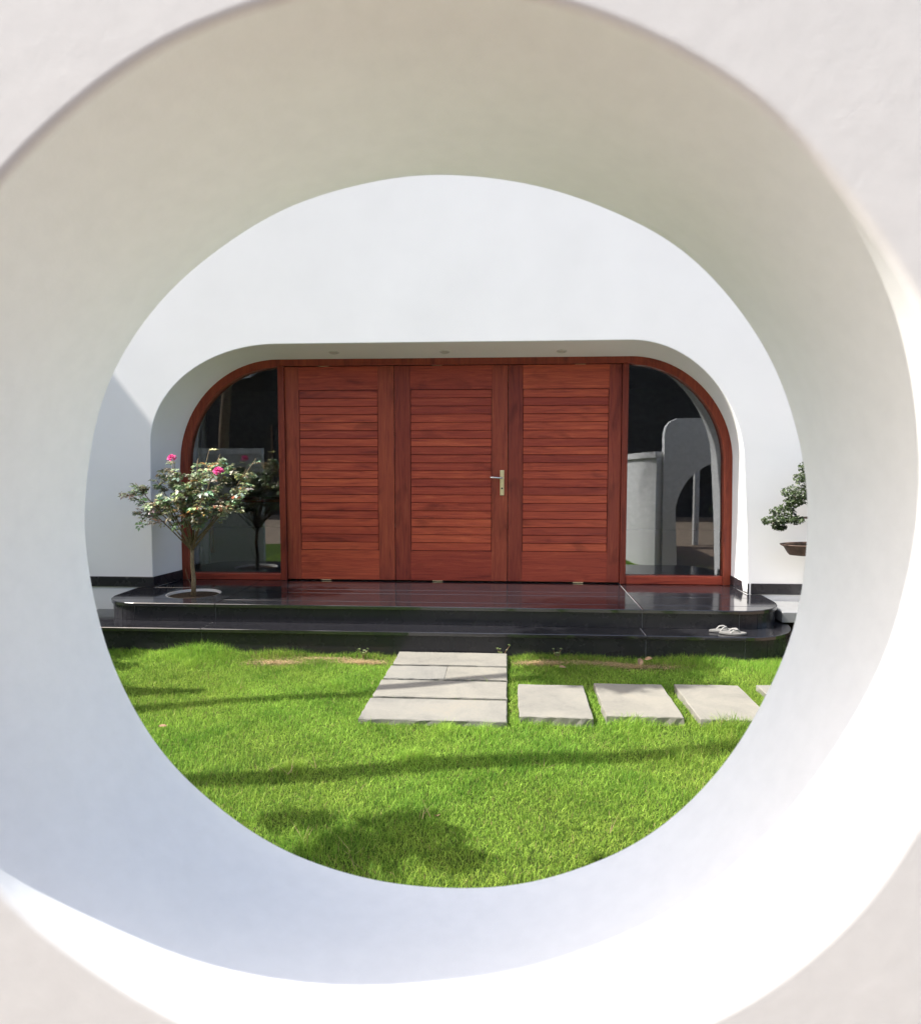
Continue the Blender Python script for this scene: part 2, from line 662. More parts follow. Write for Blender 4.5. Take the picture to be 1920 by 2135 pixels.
def sweep_wall(name, path, thick, h0, h1, mat, cop_mat, label, cop_h=0.09, cop_out=0.035):
    """wall along a plan polyline with a coping part"""
    base = Vector((path[0][0], path[0][1], 0))
    root = empty(name, base)
    p = np.array(path, float)
    n = len(p)
    t = np.gradient(p, axis=0)
    t /= np.linalg.norm(t, axis=1)[:, None]
    nrm = np.c_[-t[:, 1], t[:, 0]]

    def strip(w, za, zb):
        v, f = [], []
        for i in range(n):
            for s, z in ((-1, za[i]), (1, za[i]), (1, zb[i]), (-1, zb[i])):
                q = p[i] + nrm[i] * s * w / 2
                v.append((q[0], q[1], z))
        for i in range(n - 1):
            for k in range(4):
                l = (k + 1) % 4
                f.append((i * 4 + k, i * 4 + l, (i + 1) * 4 + l, (i + 1) * 4 + k))
        f.append((3, 2, 1, 0))
        f.append(tuple((n - 1) * 4 + k for k in range(4)))
        return v, f
    hs = np.linspace(h0, h1, n)
    v, f = strip(thick, [-0.05] * n, hs)
    mesh('wall', v, f, mat, root)
    v, f = strip(thick + 2 * cop_out, hs + 0.002, hs + cop_h)
    mesh('coping', v, f, cop_mat, root)
    return tag(root, label, 'wall')


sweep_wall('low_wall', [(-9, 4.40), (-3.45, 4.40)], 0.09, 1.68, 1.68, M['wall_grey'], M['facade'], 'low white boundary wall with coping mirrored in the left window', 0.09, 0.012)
cur = [(1.96, 1.0), (1.965, 1.5), (1.97, 2.0), (1.98, 2.5), (1.99, 2.8), (2.005, 3.0), (2.03, 3.15), (2.07, 3.29), (2.12, 3.40), (2.18, 3.49), (2.25, 3.56)]
sweep_wall('curved_wall', cur, 0.16, 1.58, 1.64, M['facade'], M['facade'], 'curved low white sunlit wall mirrored in the right window')


def make_gate_wall():
    # tall wall with rounded shoulder and an arched gateway
    pts = []
    x0, x1, zt = 2.31, 5.6, 2.22
    outer = [(x0, -0.05)]
    for a in np.linspace(180, 90, 7):
        outer.append((x0 + 0.22 + 0.22 * math.cos(math.radians(a)), zt - 0.22 + 0.22 * math.sin(math.radians(a))))
    outer += [(x1, zt), (x1, -0.05)]
    cx, r, zc = 3.27, 0.78, 0.82
    inner = [(cx - r + 0.04, -0.05)]
    for a in np.linspace(180, 0, 25):
        inner.append((cx + r * math.cos(math.radians(a)), zc + r * math.sin(math.radians(a))))
    inner += [(cx + r - 0.04, -0.05)]

    def resample(poly, n):
        p = np.array(poly)
        d = np.r_[0, np.cumsum(np.linalg.norm(np.diff(p, axis=0), axis=1))]
        s = np.linspace(0, d[-1], n)
        s = np.sort(np.r_[s])
        return np.c_[np.interp(s, d, p[:, 0]), np.interp(s, d, p[:, 1])]
    n = 80
    o = resample(outer, n)
    i = resample(inner, n)
    v, f = [], []
    for y in (3.44, 3.60):
        for q in o:
            v.append((q[0], y, q[1]))
        for q in i:
            v.append((q[0], y, q[1]))
    for k in range(n - 1):
        f.append((k, k + 1, n + k + 1, n + k))
        f.append((2 * n + k, 3 * n + k, 3 * n + k + 1, 2 * n + k + 1))
        f.append((k, 2 * n + k, 2 * n + k + 1, k + 1))
        f.append((n + k, n + k + 1, 3 * n + k + 1, 3 * n + k))
    w = mesh('gate_wall', v, f, M['facade'], org=(4, 3.5, 0))
    return tag(w, 'tall shaded wall with arched gateway mirrored in the right window', 'wall')


make_gate_wall()
po = bm_obj('gate_post', box_bm(0.10, 0.10, 2.3, 0.01), M['trimwhite'], None, (3.62, 0.4, 1.12))
tag(po, 'slim white post behind the arched gateway mirrored in the right window', 'post')

# ------------------------------------------------------------------ the house
YF, YD = 6.60, 7.06
house = empty('house', (-0.6, YF, 0))
tag(house, 'white rendered house with rounded entrance recess and red wooden doors', 'house')


def corner(cx, cz, rx, rz, a0, a1, n, ex=2.0):
    out = []
    for a in np.linspace(math.radians(a0), math.radians(a1), n):
        c, s = math.cos(a), math.sin(a)
        out.append((cx + rx * math.copysign(abs(c) ** (2 / ex), c), cz + rz * math.copysign(abs(s) ** (2 / ex), s)))
    return out


NC = 28
# opening at the facade face (x, z), from bottom left over the top to bottom right
op_f = [(-3.425, -0.05), (-3.42, 0.9), (-3.405, 1.72)] + corner(-2.17, 1.74, 1.235, 0.945, 180, 90, NC)[1:] + \
       [(-1.4, 2.686), (-0.5, 2.686), (0.4, 2.686)] + corner(1.12, 1.55, 1.025, 1.137, 90, 0, NC, 1.93) + [(2.185, 0.95), (2.225, -0.05)]
op_b = [(-3.352, -0.05), (-3.345, 0.9), (-3.338, 1.52)] + corner(-2.30, 1.55, 1.035, 1.06, 180, 90, NC)[1:] + \
       [(-1.5, 2.610), (-0.55, 2.610), (0.4, 2.610)] + corner(1.20, 1.58, 0.985, 1.03, 90, 0, NC, 1.95) + [(2.195, 0.95), (2.205, -0.05)]


def offset_curve(c, d):
    p = np.array(c)
    t = np.gradient(p, axis=0)
    t /= np.linalg.norm(t, axis=1)[:, None]
    nrm = np.c_[-t[:, 1], t[:, 0]]      # left of travel = outside (travel goes up, over, down)
    return p + nrm * d


def make_facade():
    n = len(op_f)
    f_arr = np.array(op_f)
    ring = [(offset_curve(op_f, 0.008), YF), (offset_curve(op_f, 0.0025), YF + 0.002), (offset_curve(op_f, 0.0), YF + 0.008)]
    for t in (0.03, 0.35, 0.7, 1.0, 1.25):
        ring.append(((1 - t) * f_arr + t * np.array(op_b), YF + 0.008 + t * (YD - YF - 0.008)))
    # outer rectangle polyline matched to the opening
    X0, X1, ZT = -7.0, 6.5, 5.7
    outer = []
    for i in range(n):
        x, z = op_f[i]
        if i < 3:
            outer.append((X0, max(z, -0.05)))
        elif i < 3 + NC - 1:
            k = (i - 2) / (NC - 1)
            if k < 0.5:
                outer.append((X0, 1.72 + (ZT - 1.72) * k * 2))
            else:
                outer.append((X0 + (-2.17 - X0) * (k - 0.5) * 2, ZT))
        elif i < 3 + NC - 1 + 3:
            outer.append((x, ZT))
        elif i < 3 + NC - 1 + 3 + NC:
            k = (i - (3 + NC - 1 + 3)) / (NC - 1)
            if k < 0.5:
                outer.append((1.12 + (X1 - 1.12) * k * 2, ZT))
            else:
                outer.append((X1, ZT + (1.55 - ZT) * (k - 0.5) * 2))
        else:
            outer.append((X1, max(z, -0.05)))
    rings = [(np.array(outer), YF)] + ring
    v, f = [], []
    for r, y in rings:
        for q in r:
            v.append((q[0], y, q[1]))
    for a in range(len(rings) - 1):
        for k in range(n - 1):
            f.append((a * n + k, (a + 1) * n + k, (a + 1) * n + k + 1, a * n + k + 1))
    o = mesh('wall', v, f, M['facade'], house, org=(0, YF, 0), smooth=True)
    me = o.data
    # flat face stays flat, reveal shades smooth
    sm = [True] * len(me.polygons)
    for i in range(n - 1):
        sm[i] = False
    me.polygons.foreach_set('use_smooth', sm)
    return o


make_facade()
# shell of the house behind the facade
box('side_wall', -7.0, -6.8, YF + 0.002, 13.0, -0.05, 5.69, M['facade'], house)
box('side_wall', 6.3, 6.5, YF + 0.002, 13.0, -0.05, 5.69, M['facade'], house)
box('rear_wall', -6.79, 6.29, 12.8, 13.0, -0.05, 5.69, M['roomwall'], house)
box('roof', -7.1, 6.6, YF - 0.05, 13.1, 5.70, 5.9, M['facade'], house)
box('room_floor', -6.79, 6.29, YD + 0.13, 12.79, 0.20, HP - 0.004, M['roomfloor'], house)
box('room_ceiling', -6.79, 6.29, YD + 0.14, 12.79, 2.86, 2.95, M['roomwall'], house)
box('partition', -6.79, -3.55, YD + 0.15, YD + 0.25, HP, 2.85, M['roomwall'], house)
box('partition', 2.35, 6.29, YD + 0.15, YD + 0.25, HP, 2.85, M['roomwall'], house)


# black granite skirting pieces round the recess
def skirt(x0, x1, y0, y1):
    box('skirting', x0, x1, y0, y1, HP + 0.001, HP + 0.10, M['riser'], house, 0.003)


skirt(-6.9, -3.412, YF - 0.016, YF - 0.001)
skirt(2.235, 6.4, YF - 0.016, YF - 0.001)


def skirt_side(xa, ya, xb, yb, side):
    # thin panel along the splayed reveal
    d = Vector((xb - xa, yb - ya, 0)).normalized()
    nn = Vector((-d.y, d.x, 0)) * side * 0.014
    base = [(xa, ya), (xb, yb), (xb + nn.x, yb + nn.y), (xa + nn.x, ya + nn.y)]
    if side < 0:
        base = base[::-1]
    prism('skirting', base, HP + 0.001, HP + 0.099, M['riser'], house, 0.003)


skirt_side(-3.425, YF - 0.001, -3.352, YD - 0.006, -1)
skirt_side(2.222, YF - 0.001, 2.204, YD - 0.006, 1)


# unseen house added at the left: its shadow cuts across the facade
side = empty('shadow_house', (-10.5, 9, 0))
tag(side, 'plain white house added out of view at the left to shade the facade', 'house')
box('wall', -13.5, -8.0, 5.15, 13.0, -0.05, 7.72, M['facade'], side)
box('parapet', -13.6, -7.985, 5.10, 13.1, 7.721, 7.90, M['facade'], side)
for k, y in enumerate((6.2, 8.6, 11.0)):
    for z in (1.2, 4.4):
        w = box('window', -8.04, -7.975, y, y + 1.3, z, z + 1.5, M['shade_black'], side)
        box('sill', -8.04, -7.90, y - 0.06, y + 1.36, z - 0.07, z - 0.004, M['ledge'], w)

# ---- door frame, windows
W_FR = 0.085


def make_frame():
    n = len(op_b)
    # frame member: outer edge follows the opening, inner edge offset inwards
    outer = offset_curve(op_b, 0.012)
    wid = []
    for i, (x, z) in enumerate(op_b):
        wid.append(0.078 if (x < -2.35 or x > 1.25) else 0.066)
    inner = np.array([offset_curve(op_b, -w)[i] for i, w in enumerate(wid)])
    for a in (outer, inner):
        a[:, 1] = np.maximum(a[:, 1], HP + 0.001)
    keep = [i for i in range(n) if op_b[i][1] > 0.0] 
    idx = [0] + keep + [n - 1]
    v, f = [], []
    rows = []
    for y, A, dx in ((YD + 0.12, outer, 0), (YD + 0.0, outer, 0), (YD + 0.0, inner, 0.004), (YD + 0.005, inner, 0.0), (YD + 0.12, inner, 0)):
        row = []
        for i in idx:
            row.append((A[i][0], y, A[i][1]))
        rows.append(row)
    # small chamfer on the inner arris
    nn = len(idx)
    rows[2] = [(o[0] + (p[0] - o[0]) * 0.93, YD, o[2] + (p[2] - o[2]) * 0.93) for o, p in zip(rows[1], rows[2])]
    for r in rows:
        v += r
    for a in range(len(rows) - 1):
        for k in range(nn - 1):
            f.append((a * nn + k, (a + 1) * nn + k, (a + 1) * nn + k + 1, a * nn + k + 1))
    return mesh('door_frame', v, f, M['frame_wood'], house, org=(-0.6, YD, 1.4))


make_frame()
JL0, JL1, JR0, JR1 = -2.306, -2.243, 1.119, 1.177
box('mullion', JL0, JL1, YD - 0.008, YD + 0.115, HP + 0.001, 2.5425, M['frame_wood'], house, 0.004)
box('mullion', JR0, JR1, YD - 0.008, YD + 0.115, HP + 0.001, 2.5425, M['frame_wood'], house, 0.004)


def window(name, xa, xb, sill_z, curve_idx, label):
    w = empty(name, ((xa + xb) / 2, YD + 0.06, HP), house)
    w['label'] = label
    box('sill', xa + 0.002, xb - 0.002, YD + 0.004, YD + 0.11, HP + 0.001, sill_z, M['wood_x'], w, 0.004)
    inner = offset_curve(op_b, -0.075)
    top = [(inner[i][0], inner[i][1]) for i in curve_idx]
    poly = [(max(min(x, 9), -9), max(z, sill_z - 0.01)) for x, z in top]
    m = len(poly)
    v, f = [], []
    for y in (YD + 0.060, YD + 0.068):
        for x, z in poly:
            v.append((x, y, z))
    f.append(tuple(range(m)))
    f.append(tuple(range(2 * m - 1, m - 1, -1)))
    for i in range(m):
        j = (i + 1) % m
        f.append((i, m + i, m + j, j))
    mesh('pane', v, f, M['glass'], w)
    return w


iL = [i for i in range(len(op_b)) if op_b[i][0] < -2.31]
wl = window('window', -3.26, JL0, 0.438, iL, 'left side window with quarter round corner behind the rose')
# close the polygon of the left pane along the mullion
def fix_pane(w, xm, left):
    for ch in [c for c in w.children if c.name.startswith('pane')]:
        old = ch.data
        inner = offset_curve(op_b, -0.075)
        sel = [i for i in range(len(op_b)) if (op_b[i][0] < -2.30 if left else op_b[i][0] > 1.19)]
        poly = [(inner[i][0], max(inner[i][1], 0.43)) for i in sel]
        if left:
            poly = poly + [(xm, poly[-1][1]), (xm, 0.43)]
        else:
            poly = [(xm, 0.43), (xm, poly[0][1])] + poly
        m = len(poly)
        org = WL[ch.name]
        v = [(x - org.x, y - org.y, z - org.z) for y in (YD + 0.060, YD + 0.068) for x, z in poly]
        f = [tuple(range(m)), tuple(range(2 * m - 1, m - 1, -1))] + [(i, m + i, m + (i + 1) % m, (i + 1) % m) for i in range(m)]
        me = bpy.data.meshes.new('pane')
        me.from_pydata(v, [], f)
        me.materials.append(M['glass'])
        ch.data = me


fix_pane(wl, JL0 + 0.01, True)
iR = [i for i in range(len(op_b)) if op_b[i][0] > 1.19]
wr = window('window', JR1, 2.125, 0.455, iR, 'right side window with quarter round corner and strong reflections')
fix_pane(wr, JR1 - 0.01, False)

# ---- three door leaves with stiles, rails and slats
LEAVES = [(-2.239, -1.1307, -2.095, -1.297), (-1.1243, 0.0043, -0.965, -0.156), (0.0107, 1.115, 0.155, 0.990)]
ZB, ZT, PB, PT = 0.386, 2.538, 0.690, 2.302
NS = 20
slat_mesh = {}
for li, (a, b, p0, p1) in enumerate(LEAVES):
    d = box('door', a + 0.01, b - 0.01, YD + 0.040, YD + 0.060, ZB + 0.01, ZT - 0.01, M['shade_black'], house)
    d['label'] = ['left leaf of the red wooden door set', 'middle leaf of the red wooden door set with the lever handle', 'right leaf of the red wooden door set'][li]
    yf = YD + 0.018
    box('stile', a, p0 - 0.003, yf, YD + 0.040, ZB, ZT, M['stile_wood'], d, 0.002)
    box('stile', p1 + 0.003, b, yf, YD + 0.040, ZB, ZT, M['stile_wood'], d, 0.002)
    box('rail', p0 - 0.0028, p1 + 0.0028, yf + 0.0004, YD + 0.040, PT + 0.003, ZT, M['wood_x'], d, 0.0015)
    box('rail', p0 - 0.0028, p1 + 0.0028, yf + 0.0004, YD + 0.040, ZB, PB - 0.003, M['wood_x'], d, 0.0015)
    hs = (PT - PB) / NS
    w = p1 - p0 - 0.002
    bm = box_bm(w, 0.016, hs - 0.0035, 0.0035)
    for v in bm.verts:      # each slat leans a little, its lower edge proud
        v.co.y += (v.co.z / hs) * 0.004
    me = bpy.data.meshes.new('slat')
    bmesh.ops.recalc_face_normals(bm, faces=bm.faces)
    bm.to_mesh(me)
    bm.free()
    me.materials.append(M['wood_x'])
    for k in range(NS):
        s = bpy.data.objects.new('slat', me)
        link(s, d, ((p0 + p1) / 2, yf + 0.0115 + random.uniform(-0.0008, 0.0008), PB + hs * (k + 0.5)))
        s.rotation_euler = (0, random.uniform(-0.0008, 0.0008), 0)
    hx = (-1.838, -0.697, 0.711)[li]
    box('hinge_plate', hx - 0.05, hx + 0.05, yf - 0.006, yf + 0.006, ZB - 0.010, ZB - 0.001, M['brass'], d, 0.001)
    box('hinge_plate', hx - 0.05, hx + 0.05, yf - 0.002, yf + 0.010, ZT + 0.0008, ZT + 0.0032, M['brass'], d)
    if li == 1:
        hp = bm_obj('handle_plate', box_bm(0.040, 0.012, 0.252, 0.005, 2), M['brass'], d, (-0.050, yf - 0.0065, 1.377))
        # lever: spindle out of the plate, grip to the left
        mb = MB()
        mb.add(*tube([(-0.050, yf - 0.012, 1.425), (-0.050, yf - 0.050, 1.425)], [0.011, 0.010], 12))
        mb.add(*tube([(-0.047, yf - 0.052, 1.425), (-0.075, yf - 0.055, 1.426), (-0.120, yf - 0.054, 1.430), (-0.163, yf - 0.050, 1.432), (-0.168, yf - 0.047, 1.432)], [0.010, 0.010, 0.0095, 0.0085, 0.004], 12))
        mesh('lever', mb.v, mb.f, M['chrome'], d, smooth=True)
        mb = MB()
        v, f = tube([(-0.050, yf - 0.0127, 1.322), (-0.050, yf - 0.0140, 1.322)], [0.0085, 0.0085], 14)
        mb.add(v, f)
        mesh('keyhole', mb.v, mb.f, M['shade_black'], d)

# ---- recessed lights in the soffit
for k, (x, y) in enumerate(((-1.68, 6.86), (-0.604, 6.872), (0.513, 6.886))):
    t = (y - YF - 0.016) / (YD - YF - 0.016)
    z = 2.686 * (1 - t) + 2.610 * t
    dl = empty('downlight', (x, y, z), house)
    dl.rotation_euler = (math.atan((2.610 - 2.686) / (YD - YF)), 0, 0)
    bm = bmesh.new()
    seg = 24
    R = [(0.050, 0.0), (0.050, -0.004), (0.046, -0.007), (0.037, -0.006), (0.035, 0.0)]
    vv = [[bm.verts.new((r * math.cos(2 * math.pi * i / seg), r * math.sin(2 * math.pi * i / seg), zz)) for i in range(seg)] for r, zz in R]
    for a in range(len(R) - 1):
        for i in range(seg):
            j = (i + 1) % seg
            bm.faces.new((vv[a][i], vv[a][j], vv[a + 1][j], vv[a + 1][i]))
    me = bpy.data.meshes.new('ring')
    bm.to_mesh(me); bm.free()
    me.materials.append(M['trimwhite'])
    o = bpy.data.objects.new('ring', me); COL.objects.link(o); o.parent = dl
    bm = bmesh.new()
    bmesh.ops.create_uvsphere(bm, u_segments=16, v_segments=8, radius=0.034)
    for v in bm.verts:
        v.co.z = v.co.z * 0.12 - 0.001
    me = bpy.data.meshes.new('lens')
    bm.to_mesh(me); bm.free()
    me.materials.append(M['lens'])
    o = bpy.data.objects.new('lens', me); COL.objects.link(o); o.parent = dl

# ---- a few things inside the rooms, seen dimly through the panes
def make_curtain(x0, x1, y, label):
    n = 80
    v, f = [], []
    for s, off in ((0, 0.0), (1, 0.006)):
        for i in range(n):
            x = x0 + (x1 - x0) * i / (n - 1)
            yy = y + 0.04 * math.sin(i * 0.85) + 0.015 * math.sin(i * 2.1) + off
            v.append((x, yy, HP + 0.02)); v.append((x, yy, 2.8))
    for s in (0, 1):
        o = s * 2 * n
        for i in range(n - 1):
            f.append((o + 2 * i, o + 2 * i + 2, o + 2 * i + 3, o + 2 * i + 1))
    c = mesh('curtain', v, f, M['curtain'], org=(x0, y, HP), smooth=True)
    tag(c, label, 'curtain')


make_curtain(-4.0, -3.45, 8.0, 'pale curtain hanging inside behind the left window')
tb = empty('console_table', (-3.3, 9.0, HP))
tag(tb, 'dark low table inside the room behind the left window', 'table')
box('table_top', -4.0, -2.7, 8.7, 9.2, HP + 0.70, HP + 0.74, M['wood_x'], tb, 0.004)
for lx in (-3.93, -2.77):
    for ly in (8.76, 9.14):
        box('leg', lx - 0.03, lx + 0.03, ly - 0.03, ly + 0.03, HP, HP + 0.70, M['wood_z'], tb)

# ------------------------------------------------------------------ black granite steps
def outline(x0, x1, y0, y1, rl, rr, n=9):
    p = [(x0, y1)]
    for a in np.linspace(180, 270, n):
        p.append((x0 + rl + rl * math.cos(math.radians(a)), y0 + rl + rl * math.sin(math.radians(a))))
    for a in np.linspace(270, 360, n):
        p.append((x1 - rr + rr * math.cos(math.radians(a)), y0 + rr + rr * math.sin(math.radians(a))))
    p.append((x1, y1))
    return p          # ccw


steps = empty('entrance_steps', (-0.6, 5.62, 0))
tag(steps, 'polished black granite platform and step with rounded ends before the doors', 'steps')
UP = outline(-3.555, 2.325, 5.845, YF - 0.020, 0.34, 0.42, 13)
# platform runs on into the recess
LOW = outline(-3.80, 2.375, 5.598, 6.30, 0.40, 0.50, 13)


def core(poly, z0, z1, d, name='core'):
    prism(name, inset(poly, d), z0, z1, M['core'], steps)


core(UP, -0.05, HP - 0.030, 0.055)
core(LOW, -0.05, HL - 0.030, 0.055)
prism('core', [(-3.34, YF - 0.02), (2.19, YF - 0.02), (2.19, YD + 0.125), (-3.33, YD + 0.125)], -0.05, HP - 0.03, M['core'], steps)
# pale grout bed just under the slab surface, seen in the joints
prism('grout_bed', clip(inset(UP, 0.02), -1, 0, 2.50), HP - 0.0295, HP - 0.004, M['grout'], steps)
prism('grout_bed', inset(LOW, 0.02), HL - 0.0295, HL - 0.004, M['grout'], steps)
prism('grout_bed', [(-3.33, YF - 0.019), (2.185, YF - 0.019), (2.185, YD + 0.125), (-3.325, YD + 0.125)], HP - 0.0297, HP - 0.0043, M['grout'], steps)


def cells(poly, xsplit, ysplit, z, th, skip=(-1, ())):
    xb = [-99] + xsplit + [99]
    yb = [-99] + ysplit + [99]
    for i in range(len(xb) - 1):
        for j in range(len(yb) - 1):
            if i == skip[0] and j in skip[1]:
                continue
            c = clip(clip(poly, 1, 0, xb[i + 1] - 0.002), -1, 0, -(xb[i] + 0.002))
            if len(c) > 2:
                c = clip(c, 0, 1, yb[j + 1] - 0.002)
            if len(c) > 2:
                c = clip(c, 0, -1, -(yb[j] + 0.002))
            if len(c) > 2:
                prism('tread_slab', c, z - th, z, M['granite'], steps, 0.004)


cells(UP, [-2.495, 1.12], [6.03, 6.40], HP, 0.029, skip=(0, (1, 2)))
cells([(-3.40, YF - 0.018), (2.20, YF - 0.018), (2.19, YD + 0.13), (-3.335, YD + 0.13)], [-2.495, 1.12], [], HP, 0.029)
cells(LOW, [-2.515, 1.105], [], HL, 0.029)


def risers(poly, z0, z1, xs_joint):
    p = inset(poly, 0.016)
    # straight front panels and facets round each curved end
    pts = p[1:-1]                       # from left arc start to right arc end
    front_y = min(q[1] for q in pts)
    segs = []
    i = 0
    n = len(pts)
    half = n // 2
    L = pts[:half]
    R = pts[half:]
    for A in (L, R):
        for k in range(0, len(A) - 1, 3):
            segs.append(A[k:min(k + 4, len(A))])
    xa, xb = L[-1][0], R[0][0]
    cuts = [xa] + [x for x in xs_joint if xa < x < xb] + [xb]
    for k in range(len(cuts) - 1):
        segs.append([(cuts[k], front_y), (cuts[k + 1], front_y)])
    segs.append([p[0], p[1]])
    segs.append([p[-2], p[-1]])
    for s in segs:
        s = np.array(s)
        # shorten for the joint
        d0 = (s[1] - s[0]) / np.linalg.norm(s[1] - s[0])
        d1 = (s[-1] - s[-2]) / np.linalg.norm(s[-1] - s[-2])
        s[0] += d0 * 0.0022
        s[-1] -= d1 * 0.0022
        t = np.gradient(s, axis=0)
        t /= np.linalg.norm(t, axis=1)[:, None]
        nin = np.c_[-t[:, 1], t[:, 0]]
        back = s + nin * 0.02
        poly2 = [tuple(q) for q in s] + [tuple(q) for q in back[::-1]]
        n2 = len(poly2)
        v = [(a[0], a[1], z0) for a in poly2] + [(a[0], a[1], z1) for a in poly2]
        f = [(i, (i + 1) % n2, n2 + (i + 1) % n2, n2 + i) for i in range(n2)]
        f += [tuple(range(n2 - 1, -1, -1)), tuple(range(n2, 2 * n2))]
        mesh('riser_slab', v, f, M['riser'], steps, org=(float(s[0][0]), float(s[0][1]), z0))
    # grout behind the riser joints
    g = inset(poly, 0.0205)
    prism('grout_bed', g, z0 + 0.001, z1 - 0.002, M['grout'], steps)


risers(UP, HL + 0.001, HP - 0.030, [-2.495, 1.12])
risers(LOW, -0.06, HL - 0.030, [-2.515, 1.105])

# planting hole of the rose: the slab is cut out, with a pale liner and sunken soil
RX, RY, RH = -2.885, 6.305, 0.232


def holed_slab():
    c = clip(clip(UP, 1, 0, -2.497), 0, -1, -6.032)
    c = [np.array(q) for q in c]
    m = len(c)
    n = 72
    outer = []
    for i in range(n):
        a = 2 * math.pi * i / n
        d = np.array((math.cos(a), math.sin(a)))
        best = 9e9
        for k in range(m):
            p, q = c[k], c[(k + 1) % m]
            e = q - p
            det = d[0] * (-e[1]) + e[0] * d[1]
            if abs(det) < 1e-9:
                continue
            w = p - np.array((RX, RY))
            t = (w[0] * (-e[1]) + e[0] * w[1]) / det
            u = (d[0] * w[1] - d[1] * w[0]) / det
            if t > 0 and -1e-6 <= u <= 1 + 1e-6:
                best = min(best, t)
        outer.append(np.array((RX, RY)) + d * best)
    for q in c:
        k = min(range(n), key=lambda i: np.hypot(*(outer[i] - q)))
        outer[k] = q
    hole = [(RX + (RH + 0.012) * math.cos(2 * math.pi * i / n), RY + (RH + 0.012) * math.sin(2 * math.pi * i / n)) for i in range(n)]
    v, f = [], []
    for ring, z in ((hole, HP - 0.029), (hole, HP), (outer, HP), (outer, HP - 0.029)):
        for q in ring:
            v.append((q[0], q[1], z))
    for a in range(3):
        for i in range(n):
            j = (i + 1) % n
            f.append((a * n + i, a * n + j, (a + 1) * n + j, (a + 1) * n + i))
    mesh('tread_slab', v, f, M['granite'], steps, org=(RX, RY, HP))


holed_slab()
n = 48
prof = [(RH + 0.0115, HP - 0.028), (RH + 0.0115, HP - 0.0012), (RH + 0.007, HP - 0.0012), (RH + 0.004, HP - 0.003), (RH, HP - 0.028)]
v, f = [], []
for r, z in prof:
    for i in range(n):
        a = 2 * math.pi * i / n
        v.append((RX + r * math.cos(a), RY + r * math.sin(a), z))
for a in range(len(prof) - 1):
    for i in range(n):
        j = (i + 1) % n
        f.append((a * n + i, a * n + j, (a + 1) * n + j, (a + 1) * n + i))
mesh('planting_ring', v, f, M['ring'], steps)
v = [(RX, RY, HP - 0.018)]
f = []
for i in range(n):
    a = 2 * math.pi * i / n
    v.append((RX + 0.2315 * math.cos(a), RY + 0.2315 * math.sin(a), HP - 0.024))
for i in range(n):
    f.append((0, 1 + i, 1 + (i + 1) % n))
mesh('planting_soil', v, f, M['soil'], steps)

# light stone ledge to the right of the steps, white base to the left of them
lg = empty('stone_ledge', (3.4, 6.35, 0))
tag(lg, 'light grey stone ledge along the house right of the steps', 'ledge')
box('ledge_slab', 2.335, 5.2, 6.10, YF - 0.02, 0.222, 0.315, M['ledge'], lg, 0.006)
box('ledge_base', 2.50, 5.2, 6.16, YF - 0.02, -0.05, 0.221, M['brownbase'], lg)

# ------------------------------------------------------------------ stone path and stepping stones
path = empty('path', (-0.43, 4.9, 0))
tag(path, kind='structure')


def rough_slab(name, x0, x1, y0, y1, z0, z1, parent, seed):
    r = random.Random(seed)
    nx, ny = 12, 9
    pts = []
    for i in range(nx):
        pts.append((x0 + (x1 - x0) * i / nx, y0))
    for i in range(ny):
        pts.append((x1, y0 + (y1 - y0) * i / ny))
    for i in range(nx):
        pts.append((x1 - (x1 - x0) * i / nx, y1))
    for i in range(ny):
        pts.append((x0, y1 - (y1 - y0) * i / ny))
    c = Vector(((x0 + x1) / 2, (y0 + y1) / 2, z0))
    m = len(pts)
    top, mid, low = [], [], []
    for (x, y) in pts:
        j = 0.0025
        dx, dy = r.uniform(-j, j), r.uniform(-j, j)
        px, py = x + dx, y + dy
        ix = px + (0.004 if px < c.x else -0.004)
        iy = py + (0.004 if py < c.y else -0.004)
        top.append((ix, iy, z1 + r.uniform(-0.0006, 0.0006)))
        mid.append((px + r.uniform(-0.002, 0.002), py + r.uniform(-0.002, 0.002), z1 - 0.005 + r.uniform(-0.002, 0.002)))
        low.append((px + r.uniform(-0.006, 0.006), py + r.uniform(-0.006, 0.006), z0 + (z1 - z0) * 0.5))
    bot = [(p[0], p[1], z0) for p in mid]
    v = bot + low + mid + top
    f = []
    for a in range(3):
        for i in range(m):
            j2 = (i + 1) % m
            f.append((a * m + i, a * m + j2, (a + 1) * m + j2, (a + 1) * m + i))
    f.append(tuple(range(3 * m, 4 * m)))
    return mesh(name, v, f, M['slab'], parent, org=c)


rows = [(5.245, 5.585), (4.925, 5.225), (4.555, 4.905), (4.16, 4.535)]
SL = []
for k, (y0, y1) in enumerate(rows):
    xl = -0.862 - 0.012 * k
    if k == 1:
        rough_slab('slab', xl, -0.4385, y0, y1, -0.06, 0.049, path, 20 + k)
        rough_slab('slab', -0.4391, 0.006, y0, y1, -0.06, 0.050, path, 30 + k)
    else:
        rough_slab('slab', xl, 0.006, y0, y1, -0.06, 0.058 - 0.008 * k, path, 20 + k)
    SL.append((xl, 0.006, y0, y1))
stones = [(0.082, 0.532, 4.235, 4.860, 'square pale stepping stone nearest the path with its rough front edge showing'),
          (0.612, 1.080, 4.280, 4.915, 'pale stepping stone second from the path'),
          (1.168, 1.605, 4.255, 4.930, 'pale stepping stone third from the path with a soft shadow across it'),
          (1.735, 2.180, 4.270, 4.950, 'farthest right stepping stone, mostly hidden by the rim of the round hole')]
